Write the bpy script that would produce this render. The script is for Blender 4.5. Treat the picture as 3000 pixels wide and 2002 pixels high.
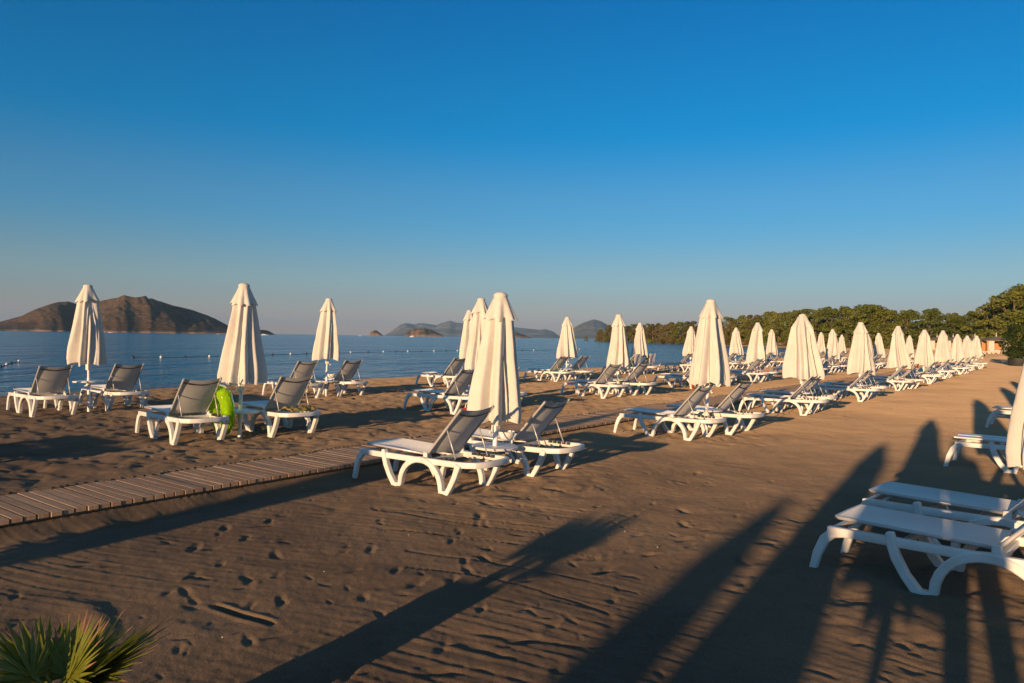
import bpy, bmesh, math, random
import numpy as np
from mathutils import Vector, Matrix
rad = math.radians
for o in list(bpy.data.objects): bpy.data.objects.remove(o)
scene = bpy.context.scene
COL = scene.collection

# ------------------------------------------------------------------ camera, sky, sun, exposure
CAM_Z = 1.65
cd = bpy.data.cameras.new("camera"); cam = bpy.data.objects.new("camera", cd); COL.objects.link(cam)
cd.sensor_width = 36.0; cd.lens = 26.0; cd.clip_start = 0.05; cd.clip_end = 80000
ROLL, PITCH = 0.0153, -0.0055
fwd = Vector((0, math.cos(PITCH), math.sin(PITCH)))
rgt0 = Vector((1, 0, 0)); up0 = rgt0.cross(fwd)
rgt = rgt0 * math.cos(ROLL) + up0 * math.sin(ROLL)
upv = rgt.cross(fwd)
cam.matrix_world = Matrix(((rgt.x, upv.x, -fwd.x, 0), (rgt.y, upv.y, -fwd.y, 0), (rgt.z, upv.z, -fwd.z, CAM_Z), (0, 0, 0, 1)))
scene.camera = cam

SUN_EL = rad(6.6)
SHX, SHY = 0.509, 0.861              # where the shadows run on the ground
world = bpy.data.worlds.new("World"); scene.world = world; world.use_nodes = True
wn = world.node_tree
sky = wn.nodes.new("ShaderNodeTexSky"); sky.sky_type = 'NISHITA'; sky.sun_disc = False
sky.sun_elevation = SUN_EL; sky.sun_rotation = math.atan2(-SHX, -SHY) % (2 * math.pi)
sky.altitude = 0; sky.air_density = 1.0; sky.dust_density = 0.0; sky.ozone_density = 6.0
bg = wn.nodes["Background"]; bg.inputs[1].default_value = 0.105
# sky tint: deeper blue higher up, zenith raised and whitened as added shadow fill, a dusty rose band low down, the same all the way round
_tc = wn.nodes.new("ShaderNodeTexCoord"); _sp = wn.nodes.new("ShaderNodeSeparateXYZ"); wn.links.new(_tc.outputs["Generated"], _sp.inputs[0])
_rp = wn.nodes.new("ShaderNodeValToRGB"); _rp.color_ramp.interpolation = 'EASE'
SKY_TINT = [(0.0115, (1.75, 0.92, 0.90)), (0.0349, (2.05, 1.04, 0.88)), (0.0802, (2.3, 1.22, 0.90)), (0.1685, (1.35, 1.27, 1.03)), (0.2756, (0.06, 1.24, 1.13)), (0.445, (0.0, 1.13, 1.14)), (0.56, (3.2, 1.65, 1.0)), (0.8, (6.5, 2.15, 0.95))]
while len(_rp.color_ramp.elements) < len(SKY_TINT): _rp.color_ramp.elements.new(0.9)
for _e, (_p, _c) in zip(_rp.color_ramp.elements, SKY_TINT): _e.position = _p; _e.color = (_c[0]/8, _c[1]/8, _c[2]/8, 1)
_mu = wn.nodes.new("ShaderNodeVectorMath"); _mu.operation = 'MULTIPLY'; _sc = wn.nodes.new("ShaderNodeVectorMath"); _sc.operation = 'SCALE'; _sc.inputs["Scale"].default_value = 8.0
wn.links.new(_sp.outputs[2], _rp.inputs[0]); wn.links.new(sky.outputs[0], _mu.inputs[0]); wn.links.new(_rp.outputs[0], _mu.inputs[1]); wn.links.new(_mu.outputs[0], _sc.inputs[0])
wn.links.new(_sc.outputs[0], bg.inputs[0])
sd = bpy.data.lights.new("sun", 'SUN'); sun = bpy.data.objects.new("sun", sd); COL.objects.link(sun)
sd.energy = 5.0; sd.angle = rad(0.55); sd.color = (1.0, 0.64, 0.34)
sdir = Vector((SHX * math.cos(SUN_EL), SHY * math.cos(SUN_EL), -math.sin(SUN_EL)))
sun.rotation_euler = sdir.to_track_quat('-Z', 'Y').to_euler()
vs = scene.view_settings
vs.view_transform = 'Standard'; vs.look = 'None'; vs.exposure = 0.52; vs.gamma = 1.0
scene.cycles.max_bounces = 6
scene.cycles.volume_bounces = 0

# ------------------------------------------------------------------ helpers
rng = np.random.default_rng(7)
_TAB = [np.random.default_rng(100 + i).random((256, 256)) for i in range(6)]
def vnoise(x, y, s=0):
    t = _TAB[s % 6]; s2 = (s * 37) % 251
    xi = np.floor(x).astype(np.int64); yi = np.floor(y).astype(np.int64)
    fx = x - xi; fy = y - yi
    fx = fx * fx * (3 - 2 * fx); fy = fy * fy * (3 - 2 * fy)
    a = t[(xi + s2) & 255, yi & 255]; b = t[(xi + 1 + s2) & 255, yi & 255]
    c = t[(xi + s2) & 255, (yi + 1) & 255]; d = t[(xi + 1 + s2) & 255, (yi + 1) & 255]
    return (a * (1 - fx) + b * fx) * (1 - fy) + (c * (1 - fx) + d * fx) * fy - 0.5
def fbm(x, y, s=0, o=4):
    r = 0; a = 1.0
    for i in range(o):
        r = r + a * vnoise(x, y, s + i); x = x * 2.03 + 7.1; y = y * 2.03 - 3.3; a *= 0.5
    return r

def link(o, parent=None):
    COL.objects.link(o)
    if parent is not None: o.parent = parent
    return o
def tag(o, label=None, cat=None, group=None, kind=None):
    if label: o["label"] = label
    if cat: o["category"] = cat
    if group: o["group"] = group
    if kind: o["kind"] = kind
    return o
def empty(name, loc=(0, 0, 0), rz=0.0):
    e = bpy.data.objects.new(name, None); e.location = loc; e.rotation_euler = (0, 0, rz); e.empty_display_size = 0.1
    return link(e)
def mesh_np(name, V, F, m=None, smooth=True):
    me = bpy.data.meshes.new(name)
    V = np.asarray(V, dtype=np.float32); F = np.asarray(F, dtype=np.int32)
    k = F.shape[1]
    me.vertices.add(len(V)); me.vertices.foreach_set("co", V.ravel())
    me.loops.add(F.size); me.loops.foreach_set("vertex_index", F.ravel())
    me.polygons.add(len(F)); me.polygons.foreach_set("loop_start", np.arange(0, F.size, k, dtype=np.int32))
    me.polygons.foreach_set("loop_total", np.full(len(F), k, dtype=np.int32))
    if smooth: me.polygons.foreach_set("use_smooth", np.ones(len(F), dtype=bool))
    me.update(calc_edges=True); me.validate()
    if m: me.materials.append(m)
    return me
class MB:
    def __init__(s): s.v = []; s.f = []
    def add(s, v, f):
        n = len(s.v); s.v += [tuple(p) for p in v]; s.f += [tuple(i + n for i in q) for q in f]
    def box(s, x0, x1, y0, y1, z0, z1):
        s.add([(x0,y0,z0),(x1,y0,z0),(x1,y1,z0),(x0,y1,z0),(x0,y0,z1),(x1,y0,z1),(x1,y1,z1),(x0,y1,z1)],
              [(0,3,2,1),(4,5,6,7),(0,1,5,4),(1,2,6,5),(2,3,7,6),(3,0,4,7)])
    def tube(s, pts, r, n=10, cap=True):
        pts = [Vector(p) for p in pts]; L = len(pts)
        rr = r if isinstance(r, (list, tuple)) else [r] * L
        v = []; prev = None
        for i, p in enumerate(pts):
            t = (pts[min(i+1, L-1)] - pts[max(i-1, 0)]).normalized()
            if prev is None:
                a = Vector((0,0,1)) if abs(t.z) < 0.9 else Vector((1,0,0))
                u = t.cross(a).normalized()
            else:
                u = (prev - t * prev.dot(t)).normalized()
            prev = u; w = t.cross(u)
            for k in range(n):
                a = 2*math.pi*k/n; v.append(p + (u*math.cos(a) + w*math.sin(a)) * rr[i])
        f = []
        for i in range(L-1):
            for k in range(n):
                f.append((i*n+k, i*n+(k+1)%n, (i+1)*n+(k+1)%n, (i+1)*n+k))
        if cap:
            f.append(tuple(range(n))[::-1]); f.append(tuple((L-1)*n+k for k in range(n)))
        s.add(v, f)
    def lathe(s, prof, n=20, c=(0,0), cap=True):
        v = []; f = []; L = len(prof)
        for r, z in prof:
            for k in range(n):
                a = 2*math.pi*k/n; v.append((c[0]+r*math.cos(a), c[1]+r*math.sin(a), z))
        for i in range(L-1):
            for k in range(n): f.append((i*n+k, i*n+(k+1)%n, (i+1)*n+(k+1)%n, (i+1)*n+k))
        if cap:
            f.append(tuple(range(n))[::-1]); f.append(tuple((L-1)*n+k for k in range(n)))
        s.add(v, f)
    def ribbon(s, pts, w, y0, y1):
        """strip in the x-z plane (pts, widths w) given thickness y0..y1"""
        L = len(pts); ww = w if isinstance(w, (list, tuple)) else [w]*L
        P = [Vector((p[0], p[1])) for p in pts]; A = []; B = []
        for i in range(L):
            t = (P[min(i+1, L-1)] - P[max(i-1, 0)]).normalized(); nrm = Vector((-t.y, t.x))
            A.append(P[i] + nrm*ww[i]/2); B.append(P[i] - nrm*ww[i]/2)
        v = []
        for i in range(L):
            v += [(A[i].x,y0,A[i].y),(B[i].x,y0,B[i].y),(B[i].x,y1,B[i].y),(A[i].x,y1,A[i].y)]
        f = []
        for i in range(L-1):
            a = i*4; b = a+4
            for k in range(4): f.append((a+k, a+(k+1)%4, b+(k+1)%4, b+k))
        f.append((0,3,2,1)); e = (L-1)*4; f.append((e,e+1,e+2,e+3))
        s.add(v, f)
    def sweep(s, pts, w, h):
        """horizontal path, rectangular section w wide, h tall; pts carry z of the top"""
        L = len(pts); P = [Vector(p) for p in pts]; v = []
        for i in range(L):
            t = (P[min(i+1, L-1)] - P[max(i-1, 0)]); t.z = 0; t.normalize(); n = Vector((-t.y, t.x, 0))
            a = P[i] + n*w/2; b = P[i] - n*w/2
            v += [(a.x,a.y,a.z),(b.x,b.y,b.z),(b.x,b.y,b.z-h),(a.x,a.y,a.z-h)]
        f = []
        for i in range(L-1):
            a = i*4; b = a+4
            for k in range(4): f.append((a+k, a+(k+1)%4, b+(k+1)%4, b+k))
        f.append((0,3,2,1)); e = (L-1)*4; f.append((e,e+1,e+2,e+3))
        s.add(v, f)
    def mesh(s, name, m, bevel=0.0, smooth=False, segs=1, auto=None):
        me = bpy.data.meshes.new(name); bm = bmesh.new()
        vs_ = [bm.verts.new(p) for p in s.v]
        for q in s.f:
            try: bm.faces.new([vs_[i] for i in q])
            except ValueError: pass
        bmesh.ops.recalc_face_normals(bm, faces=bm.faces)
        if bevel:
            ed = [e for e in bm.edges if len(e.link_faces) == 2 and e.calc_face_angle(0) > 0.5]
            bmesh.ops.bevel(bm, geom=ed, offset=bevel, segments=segs, profile=0.5, affect='EDGES', clamp_overlap=True)
        for f in bm.faces: f.smooth = smooth
        bm.to_mesh(me); bm.free()
        if m: me.materials.append(m)
        if smooth and auto:
            me.set_sharp_from_angle(angle=auto)
        return me
    def obj(s, name, m, parent=None, **k):
        return link(bpy.data.objects.new(name, s.mesh(name, m, **k)), parent)
def copy_tree(o, parent=None, depth=0):
    c = o.copy(); COL.objects.link(c)
    if parent is not None: c.parent = parent
    for ch in [x for x in CHILDREN.get(o.name, [])]: copy_tree(ch, c, depth+1)
    return c
CHILDREN = {}
def register(o):
    CHILDREN[o.name] = list(o.children)
    for c in o.children: register(c)

# ------------------------------------------------------------------ materials
def newmat(name):
    m = bpy.data.materials.new(name); m.use_nodes = True; return m, m.node_tree.nodes, m.node_tree.links
def noise_node(n, l, scale, detail=4, rough=0.6, vec=None):
    t = n.new("ShaderNodeTexNoise"); t.inputs["Scale"].default_value = scale; t.inputs["Detail"].default_value = detail
    t.inputs["Roughness"].default_value = rough
    if vec is not None: l.new(vec, t.inputs["Vector"])
    return t
def ramp(n, l, fac, stops):
    r = n.new("ShaderNodeValToRGB"); cr = r.color_ramp
    while len(cr.elements) < len(stops): cr.elements.new(0.5)
    for e, (p, c) in zip(cr.elements, stops): e.position = p; e.color = (c[0], c[1], c[2], 1)
    l.new(fac, r.inputs[0]); return r
def simple(name, c0, c1, scale=6.0, rough=0.5, bump=0.0, bscale=60.0, spec=0.5, trans=0.0, metal=0.0, coords="Object", bdist=0.01):
    m, n, l = newmat(name); b = n["Principled BSDF"]
    tc = n.new("ShaderNodeTexCoord")
    t = noise_node(n, l, scale, 5, 0.6, tc.outputs[coords])
    r = ramp(n, l, t.outputs[0], [(0.32, c0), (0.68, c1)])
    l.new(r.outputs[0], b.inputs["Base Color"]); b.inputs["Roughness"].default_value = rough
    b.inputs["Specular IOR Level"].default_value = spec; b.inputs["Metallic"].default_value = metal
    if bump:
        bt = noise_node(n, l, bscale, 3, 0.6, tc.outputs[coords]); bn = n.new("ShaderNodeBump")
        bn.inputs["Strength"].default_value = bump; bn.inputs["Distance"].default_value = bdist
        l.new(bt.outputs[0], bn.inputs["Height"]); l.new(bn.outputs[0], b.inputs["Normal"])
    if trans:
        tr = n.new("ShaderNodeBsdfTranslucent"); l.new(r.outputs[0], tr.inputs[0])
        mx = n.new("ShaderNodeMixShader"); mx.inputs[0].default_value = trans
        l.new(b.outputs[0], mx.inputs[1]); l.new(tr.outputs[0], mx.inputs[2])
        l.new(mx.outputs[0], n["Material Output"].inputs[0])
    return m
M = {}
M['plastic'] = simple("white_plastic", (0.66, 0.64, 0.60), (0.83, 0.82, 0.79), 5, 0.42, 0.08, 40)
M['pole'] = simple("pole_white", (0.76, 0.75, 0.73), (0.84, 0.83, 0.81), 8, 0.35)
M['alu'] = simple("grey_tube", (0.50, 0.49, 0.47), (0.60, 0.59, 0.57), 9, 0.38, metal=0.35)
M['dark'] = simple("dark_trim", (0.03, 0.03, 0.03), (0.05, 0.05, 0.05), 9, 0.6)
def fabric(name, c0, c1, trans, bump=0.25, bscale=900, fold=0.5):
    m = simple(name, c0, c1, 3.0, 0.85, 0, spec=0.2, trans=trans)
    n = m.node_tree.nodes; l = m.node_tree.links; tc = n.new("ShaderNodeTexCoord")
    a = noise_node(n, l, bscale, 2, 0.5, tc.outputs["Object"]); b2 = noise_node(n, l, 9, 4, 0.6, tc.outputs["Object"])
    b1 = n.new("ShaderNodeBump"); b1.inputs["Strength"].default_value = bump; b1.inputs["Distance"].default_value = 0.002
    l.new(a.outputs[0], b1.inputs["Height"])
    bb = n.new("ShaderNodeBump"); bb.inputs["Strength"].default_value = fold; bb.inputs["Distance"].default_value = 0.03
    l.new(b2.outputs[0], bb.inputs["Height"]); l.new(b1.outputs[0], bb.inputs["Normal"])
    l.new(bb.outputs[0], n["Principled BSDF"].inputs["Normal"])
    return m
M['canvas'] = fabric("cream_canvas", (0.70, 0.665, 0.60), (0.785, 0.75, 0.685), 0.14, 0.2, 700, 0.35)
M['sling'] = SL = fabric("grey_sling", (0.51, 0.49, 0.46), (0.58, 0.56, 0.53), 0.06, 0.3, 900, 0.05)

SL.node_tree.nodes['Principled BSDF'].inputs['Sheen Weight'].default_value = 0.8; SL.node_tree.nodes['Principled BSDF'].inputs['Sheen Roughness'].default_value = 0.5
# sand: dark volcanic grain, paler far out for dry sand and painted-in sunlight
def sand_material():
    m, n, l = newmat("beach_sand"); b = n["Principled BSDF"]
    g = n.new("ShaderNodeNewGeometry"); pos = g.outputs["Position"]
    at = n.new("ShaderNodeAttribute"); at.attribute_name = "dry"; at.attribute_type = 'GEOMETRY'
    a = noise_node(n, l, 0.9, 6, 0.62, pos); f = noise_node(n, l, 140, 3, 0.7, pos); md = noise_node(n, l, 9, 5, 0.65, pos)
    damp_dim = ramp(n, l, a.outputs[0], [(0.3, (0.115, 0.083, 0.059)), (0.7, (0.165, 0.121, 0.087))])
    dry = ramp(n, l, a.outputs[0], [(0.3, (0.375, 0.262, 0.158)), (0.7, (0.48, 0.34, 0.205))])  # dry sand tone, with brightness of low sun painted in
    mx = n.new("ShaderNodeMixRGB"); l.new(at.outputs["Fac"], mx.inputs[0]); l.new(damp_dim.outputs[0], mx.inputs[1]); l.new(dry.outputs[0], mx.inputs[2])
    gr = ramp(n, l, f.outputs[0], [(0.3, (0.55, 0.55, 0.57)), (0.7, (1.32, 1.3, 1.25))])
    mu = n.new("ShaderNodeMixRGB"); mu.blend_type = 'MULTIPLY'; mu.inputs[0].default_value = 1.0
    l.new(mx.outputs[0], mu.inputs[1]); l.new(gr.outputs[0], mu.inputs[2])
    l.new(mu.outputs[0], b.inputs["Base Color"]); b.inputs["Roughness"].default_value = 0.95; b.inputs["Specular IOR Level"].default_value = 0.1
    try: b.inputs["Diffuse Roughness"].default_value = 1.0
    except KeyError: pass
    b1 = n.new("ShaderNodeBump"); b1.inputs["Strength"].default_value = 0.35; b1.inputs["Distance"].default_value = 0.02; l.new(md.outputs[0], b1.inputs["Height"])
    b2 = n.new("ShaderNodeBump"); b2.inputs["Strength"].default_value = 0.8; b2.inputs["Distance"].default_value = 0.004; l.new(f.outputs[0], b2.inputs["Height"])
    l.new(b1.outputs[0], b2.inputs["Normal"]); l.new(b2.outputs[0], b.inputs["Normal"])
    return m
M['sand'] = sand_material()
def sea_material():
    m, n, l = newmat("sea_water"); b = n["Principled BSDF"]
    b.inputs["Base Color"].default_value = (0.004, 0.17, 0.32, 1); b.inputs["Roughness"].default_value = 0.12
    b.inputs["IOR"].default_value = 1.333; b.inputs["Specular IOR Level"].default_value = 0.2
    g = n.new("ShaderNodeNewGeometry"); mp = n.new("ShaderNodeMapping"); mp.inputs["Rotation"].default_value = (0, 0, rad(-35)); mp.inputs["Scale"].default_value = (1.0, 0.45, 1)
    l.new(g.outputs["Position"], mp.inputs["Vector"])
    prev = None
    for sc, st, di in ((0.012, 0.6, 9.0), (0.09, 0.8, 3.0), (0.55, 0.9, 0.9), (2.6, 1.0, 0.3)):
        t = noise_node(n, l, sc, 3, 0.55, mp.outputs[0]); bn = n.new("ShaderNodeBump")
        bn.inputs["Strength"].default_value = st; bn.inputs["Distance"].default_value = di
        l.new(t.outputs[0], bn.inputs["Height"])
        if prev: l.new(prev.outputs[0], bn.inputs["Normal"])
        prev = bn
    l.new(prev.outputs[0], b.inputs["Normal"])
    return m
M['sea'] = sea_material()
M['wood'] = simple("weathered_plank", (0.21, 0.135, 0.085), (0.34, 0.23, 0.155), 3.5, 0.8, 0.4, 30, spec=0.25)

# ------------------------------------------------------------------ the lie of the land
SEA_Z = -0.20
RX, RY = 0.612, 0.791       # along the rows of loungers
NX, NY = -0.791, 0.612      # towards the sea
SHORE = [(-200.0,-123.3), (-60.0,-15.2), (-33.0,5.6), (-14.9,19.6), (-3.6,34.6), (10.3,53.5), (22.6,71.5), (33.5,90.0), (49.0,118.0), (64.0,150.0), (77.0,190.0), (81.0,230.0),
         (78.0,285.0), (74.0,350.0), (77.0,480.0), (80.0,620.0), (86.0,800.0), (120.0,840.0), (400.0,800.0), (2500.0,900.0)]
def shore_dist(x, y):
    """signed distance to the waterline, positive on land"""
    best = np.full(np.shape(x), 1e18); sign = np.ones(np.shape(x))
    for (ax, ay), (bx, by) in zip(SHORE[:-1], SHORE[1:]):
        dx, dy = bx-ax, by-ay; L2 = dx*dx+dy*dy
        t = np.clip(((x-ax)*dx+(y-ay)*dy)/L2, 0, 1)
        ex = x-(ax+t*dx); ey = y-(ay+t*dy); d2 = ex*ex+ey*ey
        cr = dx*(y-ay)-dy*(x-ax)
        near = d2 < best
        sign = np.where(near, np.where(cr < 0, 1.0, -1.0), sign); best = np.where(near, d2, best)
    return np.sqrt(best)*sign
PROF = np.array([(-3000,-30),(-60,-4),(-10,-1.0),(-2,-0.36),(0,-0.20),(1.6,-0.06),(4,0.09),(7,0.14),(14,0.13),(20,0.12),(28,0.13),(45,0.14),(90,0.32),(140,0.8),(400,2.5),(3000,6)], dtype=float)
def base_h(x, y):
    x = np.asarray(x, dtype=float); y = np.asarray(y, dtype=float)
    s = shore_dist(x, y)
    return np.interp(s, PROF[:,0], PROF[:,1])-step_down(x, y)
# boardwalk line (near edge) : point P0 + s*(bx,by)
BW0 = (-4.10, 5.86); BWD = (0.605, 0.796); BWN = (-0.796, 0.605); BW_W = 1.05; BW_Z = 0.125
def step_down(x, y):
    """landward of the boardwalk the sand lies a hand lower"""
    bn = (x-BW0[0])*BWN[0]+(y-BW0[1])*BWN[1]
    return 0.105/(1+np.exp((bn-0.05)*14))*np.clip(1.6-np.hypot(x, y)/40, 0, 1)
def gz(x, y): return float(base_h(np.array([x]), np.array([y]))[0])

# fine polar sheet round the view point, coarse behind it
def ground():
    ang = np.concatenate([np.linspace(-180, -52, 40)[:-1], np.linspace(-52, -40, 50)[:-1], np.linspace(-40, 40, 920), np.linspace(40, 52, 50)[1:], np.linspace(52, 180, 40)[1:]])
    ang = np.radians(ang[:-1])
    rr = np.concatenate([np.geomspace(0.3, 2.6, 26)[:-1], np.geomspace(2.6, 26, 520)[:-1], np.geomspace(26, 90, 90)[:-1], np.geomspace(90, 3000, 60)])
    A, R = np.meshgrid(ang, rr); X = R*np.sin(A); Y = R*np.cos(A)
    S = shore_dist(X, Y)
    Z = np.interp(S, PROF[:,0], PROF[:,1])-step_down(X, Y)
    land = np.clip((S-0.3)/2.0, 0, 1)
    fade = np.clip(1.3-R/60.0, 0, 1)*land
    q = X*SHX+Y*SHY; p = X*SHY-Y*SHX
    bs = (X-BW0[0])*BWD[0]+(Y-BW0[1])*BWD[1]; bn = (X-BW0[0])*BWN[0]+(Y-BW0[1])*BWN[1]
    # smooth swells
    Z += 0.030*fbm(X*0.35, Y*0.35, 1, 3)*land
    # churned sand seaward of the boardwalk and round the loungers
    churn = 1/(1+np.exp(-(bn-BW_W-0.2)*4))
    for gx, gy in GROUPS_XY:
        churn = np.maximum(churn, 0.85*np.exp(-(((X-gx)**2+(Y-gy)**2)/1.5**2)**2))
    edge = np.exp(-((bn+0.28)/0.22)**2)
    Z += -0.055*edge*(bs > -6)*land*(R < 60)
    Z += (0.045*edge*vnoise(X*5.2, Y*5.2, 3))*fade
    churn = np.clip(churn, 0, 1)*np.clip((S-1.0)/3, 0, 1)
    lump = np.abs(fbm(X*2.6, Y*2.6, 2, 3))
    Z += fade*churn*(0.042*fbm(X*1.9, Y*1.9, 4, 3)+0.024*vnoise(X*5.5, Y*5.5, 5)-0.045*np.clip(0.22-lump, 0, 1))
    Z += fade*0.010*fbm(X*3.0, Y*3.0, 3, 3)*(1-0.5*churn)
    # rake lines, almost square to the light
    th = 0.22*fbm(X*0.12, Y*0.12, 0, 2)
    ph = q+0.16*p*np.clip((X+1)/5, -0.4, 1)+0.5*fbm(X*0.3, Y*0.3, 5, 2)+th
    rk = (np.sin(ph*2*np.pi/0.095)+0.7*np.sin(ph*2*np.pi/0.061+3*vnoise(X*0.8, Y*0.8, 2)))
    rmask = (1-churn)*np.clip(0.7+1.5*fbm(X*0.55+40, Y*0.55, 1, 3), 0, 1)
    Z += fade*0.0015*rk*rmask*np.clip(1.25-R/22, 0, 1)
    # long single scratches
    sc = vnoise(ph*3.1+30, p*0.33, 4); Z += -fade*0.007*np.exp(-(sc/0.018)**2)*(1-churn)*(vnoise(X*0.7, Y*0.7, 3) > 0.05)*np.clip(1.3-R/18, 0, 1)
    # drying cracks and wind ripples under the loungers on the right
    rgtm = np.exp(-(((X-3.0)/1.6)**2+((Y-5.0)/1.6)**2)**2)
    Z += rgtm*0.012*np.abs(fbm(X*2.0+ph*3, Y*3.4, 2, 3))*2
    Z += fade*(0.0026*vnoise(X*22, Y*22, 1)+0.0016*vnoise(X*47, Y*47, 4)+0.006*np.clip(vnoise(X*7, Y*7, 5)-.22, 0, 1))*np.clip(1.2-R/14, 0, 1)
    # footprints
    r2 = random.Random(5)
    prints = []
    for k in range(12):
        x0, y0 = r2.uniform(-3.4, 2.4), r2.uniform(3.2, 5.5); a = rad(r2.uniform(-35, 70)); n = r2.randint(5, 10)
        for i in range(n):
            sd_ = 0.1 if i % 2 else -0.1
            prints.append((x0+math.sin(a)*0.52*i+math.cos(a)*sd_, y0+math.cos(a)*0.52*i-math.sin(a)*sd_, a+r2.uniform(-.3, .3), r2.uniform(0.45, 0.85)))
    for k in range(430): prints.append((r2.uniform(-4.5, 3.4), r2.uniform(3.0, 9.5), rad(r2.uniform(0, 360)), r2.uniform(0.22, 0.58)))
    for k in range(420):
        bs_ = r2.uniform(-2, 24); bn_ = BW_W+0.3+abs(r2.gauss(0, 3.2))
        prints.append((BW0[0]+BWD[0]*bs_+BWN[0]*bn_, BW0[1]+BWD[1]*bs_+BWN[1]*bn_, rad(r2.uniform(0, 360)), r2.uniform(0.6, 1.1)))
    for gx, gy in GROUPS_XY:
        if math.hypot(gx, gy) > 24: continue
        for k in range(38): prints.append((gx+r2.gauss(0, 0.9), gy+r2.gauss(0, 0.9), rad(r2.uniform(0, 360)), r2.uniform(0.5, 1.0)))
    prints.append((-1.55, 4.30, rad(123), 0.0))
    for (fx, fy, fa, fs) in prints:
        b = (fx-BW0[0])*BWN[0]+(fy-BW0[1])*BWN[1]
        if -0.12 < b < BW_W+0.12: continue
        d = math.hypot(fx, fy); th0 = math.atan2(fx, fy)
        if abs(th0) > rad(50) or d < 2.0: continue
        trench = fs == 0.0
        rr_ = 0.6 if trench else 0.34
        i0, i1 = np.searchsorted(rr, [d-rr_, d+rr_]); j0, j1 = np.searchsorted(ang, [th0-rr_/d, th0+rr_/d])
        if i1 <= i0 or j1 <= j0: continue
        xs = X[i0:i1, j0:j1]-fx; ys = Y[i0:i1, j0:j1]-fy
        u = xs*math.sin(fa)+ys*math.cos(fa); w = xs*math.cos(fa)-ys*math.sin(fa)
        if trench:
            Z[i0:i1, j0:j1] += -0.035*np.exp(-(w/0.022)**4)*np.exp(-(u/0.26)**8)+0.005*np.exp(-((np.abs(w)-0.045)/0.02)**2)*np.exp(-(u/0.27)**8)
        else:
            e = ((u+.02*fs)/(0.118*fs))**2+(w/((0.042-.05*u)*fs))**2
            Z[i0:i1, j0:j1] += fs*(-0.017*np.exp(-(e*(1+1.1*vnoise(xs*19+fx*9, ys*19+fy*5, 1)))**0.9)+0.0022*np.exp(-((np.sqrt(e)-1.6)/0.5)**2)*(1+2*vnoise(xs*14+fy*7, ys*14, 2)))
    # wheel mark lower left: a shallow curved furrow with a pushed-up lip
    ccx, ccy = -3.05, 3.55
    rc = np.hypot(X-ccx, Y-ccy); near = (X < -1.2) & (Y < 5.2) & (Y > 3.0) & (X > ccx)
    Z += np.where(near, (-0.012*np.exp(-((rc-0.72)/0.16)**4)+0.010*np.exp(-((rc-0.98)/0.07)**2)*(0.6+1.6*vnoise(X*3, Y*3, 2)))*np.clip((X-ccx-.2)/.4, 0, 1)*np.clip((5.0-Y)/.5, 0, 1), 0)
    # keep the sand under the boardwalk
    under = (bn > 0.02) & (bn < BW_W-0.02) & (R < 70)
    Z = np.where(under, np.minimum(Z, BW_Z-0.07), Z)
    drift = (bn > BW_W-0.02-0.16*np.clip(vnoise(bs*1.4, bs*0, 1)+0.8*vnoise(bs*5, bn*6, 2)+0.12, 0, 1)) & (bn < BW_W+0.02) & (bs > -3) & (R < 40)
    Z = np.where(drift, BW_Z+0.005+0.012*np.clip(bn-BW_W+0.1, 0, 0.2)/0.2, Z)
    far_lip = (bn >= BW_W+0.02) & (bn < BW_W+0.4) & (R < 70)
    Z = np.where(far_lip, np.minimum(Z, BW_Z+0.010+0.03*(bn-BW_W)), Z)
    nr, na = X.shape
    V = np.stack([X, Y, Z], -1).reshape(-1, 3)
    V = np.vstack([V, [[0, 0, Z[0].mean()]]])
    i = np.arange(nr-1)[:, None]; j = np.arange(na)[None, :]; j2 = (j+1) % na
    F = np.stack([i*na+j+0*j2, (i+1)*na+j, (i+1)*na+j2, i*na+j2], -1).reshape(-1, 4)
    F = F[:, ::-1]
    ci = nr*na
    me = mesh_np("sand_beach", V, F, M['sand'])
    # wet-to-dry tone, plus far sunlit brightness painted into the colour
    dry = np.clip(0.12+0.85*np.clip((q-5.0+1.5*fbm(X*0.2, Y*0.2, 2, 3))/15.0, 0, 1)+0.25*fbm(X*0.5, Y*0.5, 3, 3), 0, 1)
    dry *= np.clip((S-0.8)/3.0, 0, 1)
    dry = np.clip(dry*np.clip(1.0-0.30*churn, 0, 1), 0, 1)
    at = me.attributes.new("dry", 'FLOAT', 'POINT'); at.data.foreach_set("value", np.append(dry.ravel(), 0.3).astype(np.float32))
    o = link(bpy.data.objects.new("sand_beach", me)); tag(o, "dark brown sand beach, raked and covered in footprints", kind="structure")
    return o

# ------------------------------------------------------------------ where the parasols stand: (x, y, canopy half width, table height, label)
STEP = (3.45, 4.45)
U = []      # dict per group
F2 = 1697.0
def at_px(px, d): return ((px-1175.0)/F2*d, d)
ORD = ["first", "second", "third", "fourth", "fifth", "sixth", "seventh", "eighth", "ninth", "tenth", "eleventh"]
def grp(row, px, d, **k):
    x, y = at_px(px, d); U.append(dict(row=row, x=x, y=y, **k))
A_ROW = "landward row"; B_ROW = "middle row"; C_ROW = "seaward row"
for px, d, k in [(1138,8.65,dict(w=.36,tab=.36,bowl=1,top=2.12,lean=.023)), (1624,13.0,dict(w=.38,tab=.42,top=2.32,lean=.017)), (1843,17.35,dict(w=.53,tab=.45,top=2.25)), (1976,21.6,dict(w=.40,top=2.2)),
                 (2061,26.2,dict(w=.42,top=2.2)), (2121,30.6,dict(w=.44,top=2.15)), (2164,35.2,dict(w=.40,top=2.2)), (2197,39.8,dict(w=.40,top=2.08)), (2219,44.3,dict(w=.42,top=2.05)), (2241,48.6,dict(w=.42,top=2.1))]:
    grp("A", px, d, **k)
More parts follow.
